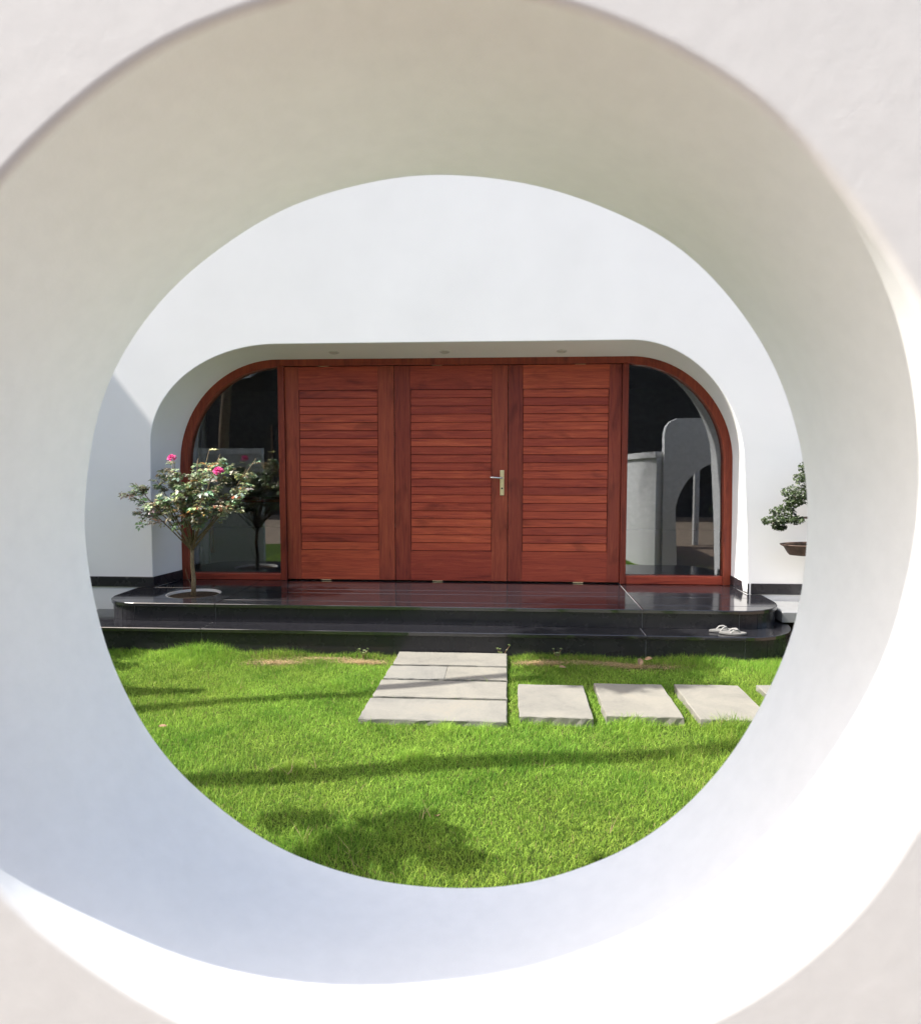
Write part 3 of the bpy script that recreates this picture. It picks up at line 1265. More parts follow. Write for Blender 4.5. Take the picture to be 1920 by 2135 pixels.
for k, (x0, x1, y0, y1, lab) in enumerate(stones):
    s = rough_slab('stepping_stone', x0, x1, y0, y1, -0.05, 0.042, None, 50 + k)
    tag(s, lab, 'stepping stone', 'stepping stones across the lawn')
    SL.append((x0, x1, y0, y1))

# ------------------------------------------------------------------ rose tree
def leaf_cloud(name, centers, normals, sizes, cols, mat, parent, org, fold=0.25, aspect=0.55, dirs=None):
    """many folded leaves in one mesh: 6 verts, 4 tris each"""
    n = len(centers)
    c = np.asarray(centers)
    nr = np.asarray(normals)
    nr /= np.linalg.norm(nr, axis=1)[:, None] + 1e-9
    if dirs is None:
        d = RNG.normal(size=(n, 3))
    else:
        d = np.asarray(dirs)
    d -= nr * (d * nr).sum(1)[:, None]
    d /= np.linalg.norm(d, axis=1)[:, None] + 1e-9
    s = np.cross(nr, d)
    L = np.asarray(sizes)[:, None]
    w = L * aspect * 0.5
    base = c - d * L * 0.5
    tip = c + d * L * 0.5 - nr * L * 0.12
    mid = c + nr * 0.0
    l = c + s * w + nr * w * fold * 2 - d * L * 0.05
    r = c - s * w + nr * w * fold * 2 - d * L * 0.05
    V = np.stack([base, l, mid, r, tip], axis=1).reshape(-1, 3) - np.array(org)
    idx = np.arange(n)[:, None] * 5
    F = np.concatenate([idx + np.array([[0, 2, 1]]), idx + np.array([[0, 3, 2]]), idx + np.array([[1, 2, 4]]), idx + np.array([[2, 3, 4]])], axis=1).reshape(-1, 3)
    me = tri_mesh(name, V, F, mat)
    a = me.attributes.new('col', 'FLOAT_COLOR', 'POINT')
    cc = np.repeat(np.c_[np.asarray(cols), np.ones(n)], 5, axis=0).astype(np.float32)
    a.data.foreach_set('color', cc.ravel())
    o = bpy.data.objects.new(name, me)
    return link(o, parent, org)


def tri_mesh(name, V, F, mat):
    me = bpy.data.meshes.new(name)
    me.vertices.add(len(V))
    me.vertices.foreach_set('co', np.asarray(V, dtype=np.float32).ravel())
    me.loops.add(F.size)
    me.loops.foreach_set('vertex_index', F.astype(np.int32).ravel())
    me.polygons.add(len(F))
    me.polygons.foreach_set('loop_start', (np.arange(len(F)) * 3).astype(np.int32))
    me.update(calc_edges=True)
    me.materials.append(mat)
    return me


def rose():
    base = Vector((RX + 0.005, RY - 0.02, HP - 0.020))
    root = empty('rose_tree', base)
    tag(root, 'standard rose tree with two pink blooms growing in the platform', 'rose')
    fork = Vector((RX + 0.012, RY - 0.03, 0.83))
    mb = MB()
    mb.add(*tube([base, base + Vector((0.008, 0, 0.15)), base + Vector((-0.006, 0.004, 0.3)), fork], [0.024, 0.020, 0.018, 0.017], 9))
    mesh('trunk', mb.v, mb.f, M['rosebark'], root, smooth=True)
    mb = MB()
    tips = []
    ends = [(-3.40, 6.30, 1.30), (-3.30, 6.10, 1.40), (-3.10, 6.45, 1.50), (-3.00, 6.18, 1.58), (-2.86, 6.40, 1.60), (-2.74, 6.15, 1.62), (-2.64, 6.40, 1.66),
            (-2.52, 6.25, 1.55), (-2.38, 6.35, 1.52), (-2.26, 6.28, 1.62), (-2.30, 6.10, 1.36), (-2.62, 6.0, 1.35), (-3.0, 6.0, 1.32), (-2.85, 6.5, 1.35), (-3.25, 6.42, 1.18), (-2.45, 6.5, 1.40), (-3.02, 6.26, 1.60), (-2.90, 6.1, 1.52), (-2.70, 6.3, 1.70), (-2.80, 6.2, 1.45), (-2.6, 6.1, 1.48), (-3.15, 6.2, 1.42), (-2.95, 6.3, 1.25), (-2.7, 6.15, 1.22)]
    twigs = []
    for e in ends:
        e = Vector(e)
        a = fork + Vector((random.uniform(-.01, .01), random.uniform(-.01, .01), random.uniform(-0.08, 0.03)))
        m1 = a.lerp(e, 0.35) + Vector(((e.x - a.x) * 0.06, (e.y - a.y) * 0.06, 0.02 + random.uniform(-0.02, 0.03)))
        m2 = a.lerp(e, 0.7) + Vector((random.uniform(-.02, .02), random.uniform(-.02, .02), random.uniform(-0.02, 0.02)))
        pts = [a, m1, m2, e]
        mb.add(*tube(pts, [0.007, 0.0055, 0.004, 0.0025], 6))
        twigs.append(pts)
        for _ in range(4):
            t = random.uniform(0.45, 0.95)
            st = (m1.lerp(m2, (t - 0.35) / 0.35) if t < 0.7 else m2.lerp(e, (t - 0.7) / 0.3))
            en = st + Vector((random.uniform(-0.16, 0.16), random.uniform(-0.16, 0.16), random.uniform(-0.06, 0.11)))
            mb.add(*tube([st, st.lerp(en, 0.5) + Vector((0, 0, 0.01)), en], [0.004, 0.003, 0.002], 5))
            twigs.append([st, st.lerp(en, 0.5), en])
    # lone bare branch to the right and drooping twig to the left
    mb.add(*tube([fork + Vector((0, 0, 0.02)), (-2.72, 6.25, 0.98), (-2.55, 6.2, 1.12), (-2.44, 6.2, 1.22)], [0.006, 0.005, 0.004, 0.003], 6))
    mb.add(*tube([(-3.05, 6.2, 1.06), (-3.2, 6.18, 1.03), (-3.32, 6.18, 1.02)], [0.004, 0.003, 0.002], 5))
    twigs.append([Vector((-3.05, 6.2, 1.06)), Vector((-3.2, 6.18, 1.03)), Vector((-3.32, 6.18, 1.02))])
    mb.add(*tube([base + Vector((0.0, 0, 0.08)), base + Vector((-0.05, 0, 0.16)), base + Vector((-0.07, 0.0, 0.25))], [0.003, 0.0025, 0.002], 5))
    mesh('branch', mb.v, mb.f, M['rosebark'], root, smooth=True)
    C, Nn, S, K, D = [], [], [], [], []

    def leaflet_group(p, out):
        # a pinnate rose leaf: 5 leaflets on a stalk
        ax = Vector((out.x + random.uniform(-.6, .6), out.y + random.uniform(-.6, .6), random.uniform(-.5, .35))).normalized()
        side = ax.cross(Vector((0, 0, 1))).normalized()
        upv = side.cross(ax)
        sz = random.uniform(0.036, 0.058)
        tone = random.random()
        if tone < 0.04:
            col = (0.36, 0.17, 0.07)
        elif tone < 0.5:
            col = (0.44, 0.47, 0.28)  # pale green carries the sun glints of glossy leaves in its colour
        else:
            col = (0.24, 0.30, 0.17)
        col = tuple(c * random.uniform(0.75, 1.3) for c in col)
        for kx, ky in ((0.35, 1), (0.35, -1), (0.75, 1), (0.75, -1), (1.15, 0)):
            pos = p + ax * (kx * 0.055) + side * ky * 0.026 + Vector((random.uniform(-.006, .006), random.uniform(-.006, .006), random.uniform(-.008, .008)))
            dd = (ax * (0.6 if ky else 1) + side * ky * 0.9)
            nn = upv + Vector((random.uniform(-.75, .45), random.uniform(-.65, .45), random.uniform(-.2, .5)))
            C.append(tuple(pos)); Nn.append(tuple(nn)); D.append(tuple(dd)); S.append(sz * random.uniform(0.8, 1.15)); K.append(col)
    cen = Vector((-2.8, 6.28, 1.2))
    for tw in twigs:
        ln = len(tw)
        cnt = 11 if ln == 4 else 8
        for _ in range(cnt):
            t = random.uniform(0.34 if ln == 4 else 0.2, 1.0) * (ln - 1)
            i = min(int(t), ln - 2)
            p = Vector(tw[i]).lerp(Vector(tw[i + 1]), t - i)
            if p.z < 0.98:
                continue
            o = (p - cen)
            o.z *= 0.3
            if o.length < 1e-3:
                o = Vector((1, 0, 0))
            leaflet_group(p, o.normalized())
    for _ in range(5):
        leaflet_group(Vector((-2.50 + random.uniform(-.06, .06), 6.2, 1.19 + random.uniform(-.04, .05))), Vector((0.5, -0.5, 0)))
    fo = leaf_cloud('foliage', C, Nn, S, K, M['roseleaf'], root, base, fold=0.22, aspect=0.62, dirs=D)
    for (x, y, z, r) in ((-3.02, 6.22, 1.63, 0.040), (-2.565, 6.15, 1.515, 0.045)):
        bloom(root, Vector((x, y, z)), r)
    return root


def bloom(root, c, R):
    v, f = [], []
    for ringi, (cnt, rad, lift, tilt) in enumerate(((5, 0.25, 0.30, 75), (6, 0.5, 0.25, 60), (7, 0.75, 0.1, 42), (8, 1.0, -0.1, 22))):
        for k in range(cnt):
            a = 2 * math.pi * (k + 0.37 * ringi) / cnt + random.uniform(-.15, .15)
            out = Vector((math.cos(a), math.sin(a), 0))
            tan = Vector((-math.sin(a), math.cos(a), 0))
            tl = math.radians(tilt + random.uniform(-10, 10))
            d = out * math.cos(tl) + Vector((0, 0, 1)) * math.sin(tl)
            b = c + out * R * rad * 0.25 + Vector((0, 0, R * (lift - 0.4)))
            wv = R * 0.55
            ln = R * (0.55 + 0.35 * rad)
            o = len(v)
            nrm = tan.cross(d)
            for u, wd, cp in ((0, 0.25, 0), (0.45, 0.9, -0.12), (0.85, 0.85, -0.05), (1.0, 0.35, 0.06)):
                for s in (-1, 0, 1):
                    q = b + d * ln * u + tan * wv * wd * s * 0.5 + nrm * (R * (cp + (0.10 if s else 0)))
                    v.append(tuple(q))
            for r in range(3):
                for s in range(2):
                    f.append((o + r * 3 + s, o + r * 3 + s + 1, o + (r + 1) * 3 + s + 1, o + (r + 1) * 3 + s))
    # tilt the bloom towards the garden
    m = Matrix.Rotation(math.radians(38), 4, 'X')
    v = [tuple(c + (m @ (Vector(p) - c))) for p in v]
    o = mesh('rose_bloom', v, f, M['petal'], root, org=c, smooth=True)
    return o


rose()

# ------------------------------------------------------------------ bonsai on its pedestal
ped = bm_obj('pedestal', box_bm(0.30, 0.30, 0.455, 0.008), M['facade'], None, (2.90, 6.34, 0.315 + 0.2285))
tag(ped, 'white block pedestal under the bonsai, behind the right rim of the round hole', 'pedestal')


def bonsai():
    base = Vector((2.80, 6.34, 0.773))
    root = empty('bonsai', base)
    tag(root, 'small leafy bonsai in a shallow brown oval pot at the right', 'bonsai')
    n = 40
    prof = [(0.33, 0.145, 0.002), (0.345, 0.155, 0.02), (0.375, 0.175, 0.07), (0.405, 0.195, 0.088), (0.41, 0.20, 0.096), (0.395, 0.188, 0.098), (0.385, 0.18, 0.080)]
    v, f = [], []
    for a, b, z in prof:
        for i in range(n):
            t = 2 * math.pi * i / n
            v.append((base.x + a * math.cos(t), base.y + b * math.sin(t), base.z + z))
    for r in range(len(prof) - 1):
        for i in range(n):
            j = (i + 1) % n
            f.append((r * n + i, r * n + j, (r + 1) * n + j, (r + 1) * n + i))
    f.append(tuple(range(n - 1, -1, -1)))
    mesh('pot', v, f, M['pot'], root, smooth=True)
    v = [(base.x, base.y, base.z + 0.105)]
    f = []
    for i in range(n):
        t = 2 * math.pi * i / n
        v.append((base.x + 0.386 * math.cos(t), base.y + 0.181 * math.sin(t), base.z + 0.084))
    for i in range(n):
        f.append((0, 1 + i, 1 + (i + 1) % n))
    mesh('potting_soil', v, f, M['soil'], root)
    mb = MB()
    b0 = base + Vector((0.02, 0, 0.09))
    mb.add(*tube([b0, b0 + Vector((0.05, 0, 0.12)), b0 + Vector((-0.02, 0.0, 0.28)), b0 + Vector((0.02, 0, 0.45)), b0 + Vector((0.0, 0, 0.62))], [0.045, 0.034, 0.027, 0.02, 0.012], 9))
    br = [((-0.01, 0, 0.24), (-0.30, -0.02, 0.24), (-0.52, -0.04, 0.19)), ((0, 0, 0.34), (-0.18, 0.02, 0.40), (-0.36, 0.02, 0.42)), ((0.02, 0, 0.3), (0.22, 0.04, 0.34), (0.42, 0.02, 0.30)),
          ((0.0, 0, 0.5), (-0.12, -0.05, 0.58), (-0.26, -0.06, 0.62)), ((0.0, 0, 0.55), (0.12, 0.06, 0.62), (0.22, 0.05, 0.66))]
    for p in br:
        mb.add(*tube([b0 + Vector(q) for q in p], [0.014, 0.010, 0.005], 6))
    mesh('trunk', mb.v, mb.f, M['bark'], root, smooth=True)
    C, Nn, S, K = [], [], [], []
    pads = [(-0.50, -0.03, 0.21, 0.10, 0.05), (-0.40, 0.03, 0.28, 0.11, 0.07), (-0.33, -0.05, 0.22, 0.08, 0.04), (-0.30, 0.0, 0.46, 0.13, 0.08), (-0.24, -0.05, 0.58, 0.11, 0.07), (-0.20, -0.02, 0.68, 0.10, 0.08), (0.0, 0, 0.72, 0.2, 0.1),
            (0.35, 0.02, 0.36, 0.2, 0.1), (0.2, 0.05, 0.64, 0.18, 0.1), (-0.16, 0.04, 0.40, 0.12, 0.06), (-0.34, -0.02, 0.37, 0.08, 0.05), (-0.44, 0.0, 0.15, 0.06, 0.03)]
    for (x, y, z, r, h) in pads:
        for _ in range(int(2300 * r)):
            a = random.uniform(0, 2 * math.pi)
            rr = r * math.sqrt(random.random())
            C.append((b0.x + x + rr * math.cos(a), b0.y + y + rr * math.sin(a) * 0.9, b0.z + z + random.uniform(-h, h) * (1 - (rr / r) ** 2 * 0.7)))
            Nn.append((random.uniform(-.7, .7), random.uniform(-.9, .4), random.uniform(0.2, 1)))
            S.append(random.uniform(0.024, 0.042))
            t = random.uniform(0.7, 1.4)
            K.append((0.05 * t, 0.075 * t, 0.028 * t))
    leaf_cloud('foliage', C, Nn, S, K, M['bonsaileaf'], root, base, fold=0.2, aspect=0.6)


bonsai()

# ------------------------------------------------------------------ flip flops on the lower step
def flip_flop(loc, ang, label, sole_mat):
    root = empty('flip_flop', loc)
    root.rotation_euler = (0, 0, ang)
    root.scale = (0.84, 0.84, 0.84)
    n = 36
    out = []
    for i in range(n):
        t = 2 * math.pi * i / n
        x = 0.125 * math.cos(t)
        wdt = 0.043 + 0.008 * math.cos(t) - 0.006 * math.cos(2 * t)
        out.append((x, wdt * math.sin(t)))

    def lift(x):
        return 0.004 * (x / 0.125) ** 2

    v, f = [], []
    for d, z in ((0.004, 0.0005), (0, 0.004), (0, 0.018), (0.005, 0.022)):
        for x, y in out:
            k = 1 - d / 0.05
            v.append((x * k, y * k, z + lift(x)))
    for r in range(3):
        for i in range(n):
            j = (i + 1) % n
            f.append((r * n + i, r * n + j, (r + 1) * n + j, (r + 1) * n + i))
    f.append(tuple(range(n - 1, -1, -1)))
    f.append(tuple(3 * n + i for i in range(n)))
    me = bpy.data.meshes.new('sole')
    me.from_pydata(v, [], f)
    me.materials.append(sole_mat)
    o = bpy.data.objects.new('sole', me); COL.objects.link(o); o.parent = root
    for s in (-1, 1):
        tv, tf = tube([(0.062, 0, 0.020), (0.058, s * 0.006, 0.036), (0.035, s * 0.022, 0.052), (0.0, s * 0.036, 0.046), (-0.03, s * 0.040, 0.018)], [0.004, 0.006, 0.0075, 0.007, 0.005], 8)
        me = bpy.data.meshes.new('strap')
        me.from_pydata(tv, [], tf)
        me.materials.append(M['strap'])
        o = bpy.data.objects.new('strap', me); COL.objects.link(o); o.parent = root
    tag(root, label, 'flip flop', 'pair of flip flops on the lower step')


flip_flop((1.735, 5.775, HL), math.radians(12), 'pale flip flop lying left and farther back on the lower step', M['rubber'])
flip_flop((1.80, 5.690, HL), math.radians(-6), 'grey flip flop lying right and nearer the edge of the lower step', M['rubber'])

# ------------------------------------------------------------------ grass
def make_grass():
    r = RNG
    tot = []
    def scatter(n, x0, x1, y0, y1):
        return np.c_[r.uniform(x0, x1, n), r.uniform(y0, y1, n)]
    P = scatter(720000, -3.9, 3.4, 1.55, 5.64)
    x, y = P[:, 0], P[:, 1]
    half = 0.60 * y + 0.35
    vis = (np.abs(x + 0.10) < half)
    far = ~vis
    keep = vis & (y > 2.15) | (r.random(len(P)) < 0.12)
    P = P[keep]
    x, y = P[:, 0], P[:, 1]
    # clump field
    def cn(x, y, s, ph):
        return np.sin(x * s + ph) * np.sin(y * s * 1.13 + 2 * ph) + 0.6 * np.sin(x * s * 2.1 - y * s * 1.7 + ph * 3) + 0.4 * np.sin(x * s * 4.3 + y * s * 3.9 + ph)
    clump = cn(x, y, 3.1, 0.7) * 0.5 + cn(x, y, 9.0, 1.9) * 0.35 + cn(x, y, 23.0, 3.1) * 0.3
    # bare, dry spots at the foot of the steps
    dry = np.zeros(len(P))
    for cx, cy, rx, ry in ((-1.80, 5.40, .26, .07), (-1.12, 5.43, .22, .06), (-1.35, 5.52, .6, .035), (0.28, 5.47, .22, .06), (1.05, 5.45, .30, .07), (0.7, 5.50, .3, .05)):
        dd = ((x - cx) / rx) ** 2 + ((y - cy) / ry) ** 2
        dry = np.maximum(dry, np.exp(-dd * 1.1))
    ok = np.ones(len(P), bool)
    for x0, x1, y0, y1 in SL:
        ok &= ~((x > x0 - 0.006) & (x < x1 + 0.006) & (y > y0 - 0.004) & (y < y1 + 0.006))
    # steps footprint
    ok &= ~((y > 5.620) & (x > -3.3) & (x < 1.88))
    rcx, rcy = 2.375 - 0.50, 5.598 + 0.50
    ok &= ~((x >= rcx) & (np.hypot(x - rcx, y - rcy) < 0.485))
    ok &= ~((dry > 0.45) & (r.random(len(P)) < 0.85))
    P, clump, dry = P[ok], clump[ok], dry[ok]
    x, y = P[:, 0], P[:, 1]
    n = len(P)
    h = 0.016 + 0.006 * np.clip(clump, -1, 1.6) + r.gamma(2.0, 0.0048, n)
    # longer grass: foot of the steps, front edge of the slabs, single tufts
    edge = np.exp(-((y - 5.62) / 0.10) ** 2) * (0.5 + 0.5 * np.sin(x * 7.0) * np.sin(x * 2.3 + 1))
    edge = edge * (1 - dry)
    left = np.exp(-((x + 2.45) / 0.30) ** 2 - ((y - 5.52) / 0.13) ** 2)
    left = np.maximum(left, 0.6 * np.exp(-((x + 1.9) / 0.35) ** 2 - ((y - 5.57) / 0.07) ** 2))
    right = np.exp(-((x - 1.35) / 0.30) ** 2 - ((y - 5.55) / 0.09) ** 2) + 0.8 * np.exp(-((x - 2.1) / 0.30) ** 2 - ((y - 5.52) / 0.2) ** 2) + 0.7 * np.exp(-((x - 0.62) / 0.16) ** 2 - ((y - 5.56) / 0.08) ** 2)
    slabf = np.zeros(n)
    for x0, x1, y0, y1 in SL[4:]:
        inx = (x > x0 - 0.03) & (x < x1 + 0.03)
        slabf = np.maximum(slabf, inx * np.exp(-((y - y0 + 0.03) / 0.045) ** 2))
    tuft = np.zeros(n)
    for cx, cy, s in ((-0.36, 4.05, .07), (-0.12, 4.04, .06), (-1.9, 4.75, .05), (-1.2, 4.85, .06), (-1.1, 3.5, .06), (-0.8, 2.75, .06), (0.75, 4.2, .12), (1.3, 4.18, .12), (-2.45, 5.3, .08), (-0.5, 3.65, .08), (0.95, 3.8, .09)):
        tuft = np.maximum(tuft, np.exp(-((x - cx) ** 2 + (y - cy) ** 2) / s ** 2))
    h += 0.045 * edge + 0.10 * left * r.uniform(0.4, 1, n) + 0.065 * right * r.uniform(0.3, 1, n) + 0.042 * slabf * r.uniform(0.2, 1.1, n) * (0.6 + 0.4 * np.sin(x * 9 + 1)) + 0.075 * tuft * r.uniform(0.1, 1, n)
    h += 0.028 * ((x > -0.92) & (x < 0.0) & (y > 4.17) & (y < 5.59)) * r.random(n)
    h = np.clip(h, 0.012, 0.19)
    w = r.uniform(0.0015, 0.0029, n) * (1 + 0.25 * np.clip(h / 0.06 - 1, 0, 1))
    ang = r.uniform(0, 2 * math.pi, n)
    # lean: random with a weak common comb
    la = r.normal(0, 2.0, n) + 1.2 * cn(x, y, 2.3, 1.3)
    ll = h * np.clip(r.normal(0.70, 0.40, n), 0.05, 1.7)
    lx, ly = np.cos(la) * ll, np.sin(la) * ll
    z0 = lawn_h(x, y) - 0.004
    tx, ty = np.cos(ang) * w / 2, np.sin(ang) * w / 2
    V = np.empty((n, 5, 3))
    V[:, 0] = np.c_[x - tx, y - ty, z0]
    V[:, 1] = np.c_[x + tx, y + ty, z0]
    mz = z0 + h * 0.60
    V[:, 2] = np.c_[x - tx * .85 + lx * .32, y - ty * .85 + ly * .32, mz]
    V[:, 3] = np.c_[x + tx * .85 + lx * .32, y + ty * .85 + ly * .32, mz]
    V[:, 4] = np.c_[x + lx, y + ly, z0 + h * np.clip(1.08 - 0.28 * (ll / h) ** 2, 0.55, 1.08)]
    idx = np.arange(n)[:, None] * 5
    F = np.concatenate([idx + np.array([[0, 1, 3]]), idx + np.array([[0, 3, 2]]), idx + np.array([[2, 3, 4]])], axis=1).reshape(-1, 3)
    me = tri_mesh('grass', V.reshape(-1, 3), F, M['grass'])
    # colour of each blade: fresh to yellow green, some straw
    t = r.random(n)
    a = np.array((0.100, 0.240, 0.027))
    b = np.array((0.360, 0.560, 0.085))
    s = np.array((0.33, 0.26, 0.12))
    mixv = np.clip(0.45 + 0.35 * clump + r.normal(0, 0.33, n), 0, 1)[:, None]
    c = a * mixv + b * (1 - mixv)
    c *= r.uniform(0.66, 1.28, n)[:, None]
    # broad yellowish and fresher patches
    pat = np.clip(0.5 + 0.5 * cn(x, y, 1.35, 2.2), 0, 1)[:, None]
    c = c * (1 + (np.array((1.18, 1.03, 1.1)) - 1) * pat) * (0.93 + 0.14 * (1 - pat))
    straw = (t < 0.035) | (r.random(n) < dry * 0.85)
    c[straw] = s * r.uniform(0.6, 1.3, straw.sum())[:, None]
    cc = np.repeat(np.c_[c, np.ones(n)], 5, axis=0).astype(np.float32)
    at = me.attributes.new('col', 'FLOAT_COLOR', 'POINT')
    at.data.foreach_set('color', cc.ravel())
    o = bpy.data.objects.new('grass', me)
    link(o)
    tag(o, 'short bright green lawn grass with longer tufts along the stones', 'grass', kind='stuff')

    # straw lying in the bare spots
    m = 4200
    pts, dirs = [], []
    spots = ((-1.80, 5.40, .24, .06), (-1.12, 5.43, .20, .05), (0.28, 5.47, .18, .05), (1.05, 5.45, .28, .06), (-1.45, 5.50, .3, .03), (0.7, 5.49, .25, .04))
    k = r.integers(0, len(spots), m)
    sp = np.array(spots)[k]
    X = sp[:, 0] + r.normal(0, 0.55, m) * sp[:, 2]
    Y = np.minimum(sp[:, 1] + r.normal(0, 0.55, m) * sp[:, 3], 5.61)
    A = r.normal(0, 0.6, m)
    Ls = r.uniform(0.02, 0.07, m)
    wz = 0.0025
    Z = lawn_h(X, Y) + r.uniform(0.004, 0.022, m)
    dx, dy = np.cos(A) * Ls / 2, np.sin(A) * Ls / 2
    nx, ny = -np.sin(A) * wz / 2, np.cos(A) * wz / 2
    dz = r.normal(0, 0.006, m)
    V = np.stack([np.c_[X - dx - nx, Y - dy - ny, Z - dz], np.c_[X - dx + nx, Y - dy + ny, Z - dz], np.c_[X + dx, Y + dy, Z + dz]], axis=1)
    F = np.arange(m * 3).reshape(-1, 3)
    # pale seed stalks standing out of the turf
    extra = []
    for cx, cy in ((-1.22, 3.44), (-1.10, 3.42), (-0.98, 3.50), (-0.82, 2.80), (-0.62, 2.72), (-0.35, 3.02), (-2.55, 5.45), (-0.95, 4.86), (-1.85, 4.72), (0.45, 2.95), (-0.55, 2.62), (0.2, 3.6)):
        for q in range(3):
            az = r.uniform(0, 6.28)
            L = r.uniform(0.05, 0.12)
            tl = r.uniform(0.3, 1.2)
            b0 = np.array((cx + r.normal(0, .015), cy + r.normal(0, .015), 0.015))
            e = b0 + L * np.array((math.cos(az) * math.sin(tl), math.sin(az) * math.sin(tl), math.cos(tl)))
            sd = np.array((0.0016, 0.0, 0.0))
            extra.append((b0 - sd, b0 + sd, e))
    V = np.concatenate([V, np.array(extra)])
    m = len(V)
    F = np.arange(m * 3).reshape(-1, 3)
    me = tri_mesh('straw', V.reshape(-1, 3), F, M['grass'])
    c = np.array((0.62, 0.45, 0.27)) * r.uniform(0.6, 1.25, m)[:, None]
    at = me.attributes.new('col', 'FLOAT_COLOR', 'POINT')
    at.data.foreach_set('color', np.repeat(np.c_[c, np.ones(m)], 3, axis=0).astype(np.float32).ravel())
    o = bpy.data.objects.new('straw', me)
    link(o)
    tag(o, 'dry straw coloured grass clippings at the foot of the steps', 'straw', kind='stuff')


make_grass()


def dry_leaf(x, y, z, s, rot, label):
    v, f = [], []
    n = 7
    for i in range(n):
        u = i / (n - 1)
        wd = math.sin(math.pi * min(1, u * 1.02)) ** 0.8 * 0.26 * s
        zz = 0.10 * s * math.sin(u * 3.0) + 0.004
        for k in (-1, 0, 1):
            v.append(((u - 0.5) * s, k * wd, zz + (0.07 * s if k else 0)))
    for i in range(n - 1):
        for k in range(2):
            f.append((i * 3 + k, i * 3 + k + 1, (i + 1) * 3 + k + 1, (i + 1) * 3 + k))
    m = Euler(rot).to_matrix()
    v = [tuple(m @ Vector(p) + Vector((x, y, z))) for p in v]
    o = mesh('dry_leaf', v, f, M['dryleaf'], org=(x, y, z))
    tag(o, label, 'leaf', 'dry leaves on the lawn')


dry_leaf(0.42, 5.25, 0.045, 0.07, (0.3, 0.2, 0.6), 'small brown dry leaf on the grass just right of the path')
dry_leaf(1.02, 5.42, 0.05, 0.09, (0.5, -0.4, 1.2), 'curled brown dry leaf below the long joint in the steps')
dry_leaf(1.10, 5.47, 0.06, 0.07, (-0.6, 0.3, 2.6), 'small upright dry leaf at the foot of the right riser')
dry_leaf(-2.02, 3.95, 0.03, 0.05, (0.2, 0.1, 0.3), 'single pale dry leaf out on the left of the lawn')
dry_leaf(-0.30, 2.98, 0.04, 0.06, (0.1, 0.5, 1.9), 'tan dry leaf at the edge of the leafy shadow')
dry_leaf(0.72, 3.02, 0.035, 0.05, (0.4, 0.1, 0.9), 'tiny white dry leaf out on the right of the lawn')


def seedling(x, y, h, label, seed):
    r = random.Random(seed)
    root = empty('seedling', (x, y, 0))
    tag(root, label, 'plant', 'weeds at the foot of the steps')
    mb = MB()
    C, Nn, S, K, D = [], [], [], [], []
    for k in range(4):
        a = r.uniform(0, 6.28)
        L = h * r.uniform(0.6, 1)
        e = Vector((x + math.cos(a) * L * 0.5, y - abs(math.sin(a)) * L * 0.25, L))
        b = Vector((x, y, 0))
        mid = b.lerp(e, 0.5) + Vector((0, 0, L * 0.15))
        mb.add(*tube([b, mid, e], [0.0025, 0.002, 0.0012], 5))
        for t in (0.6, 0.95):
            C.append(tuple(b.lerp(e, t) + Vector((0, 0, 0.012)))); Nn.append((r.uniform(-.5, .5), -0.6, 1)); S.append(r.uniform(0.02, 0.035)); K.append((0.12, 0.16, 0.05)); D.append((math.cos(a), -.3, 0.4))
    mesh('stem', mb.v, mb.f, M['dryleaf'], root)
    leaf_cloud('foliage', C, Nn, S, K, M['roseleaf'], root, (x, y, 0), dirs=D)


seedling(0.40, 5.58, 0.11, 'small weed with thin tan stems by the riser right of the path', 1)
seedling(-0.03, 5.60, 0.12, 'thin weed standing at the back right corner of the path', 2)
seedling(-1.15, 5.56, 0.08, 'small weed in the dry patch left of the path', 3)

# ------------------------------------------------------------------ trees whose shadows cross the lawn
def at_shadow(sx, sy, z):
    """point at height z whose shadow falls on (sx, sy, 0)"""
    k = z / TO_SUN.z
    return Vector((sx + TO_SUN.x * k, sy + TO_SUN.y * k, z))


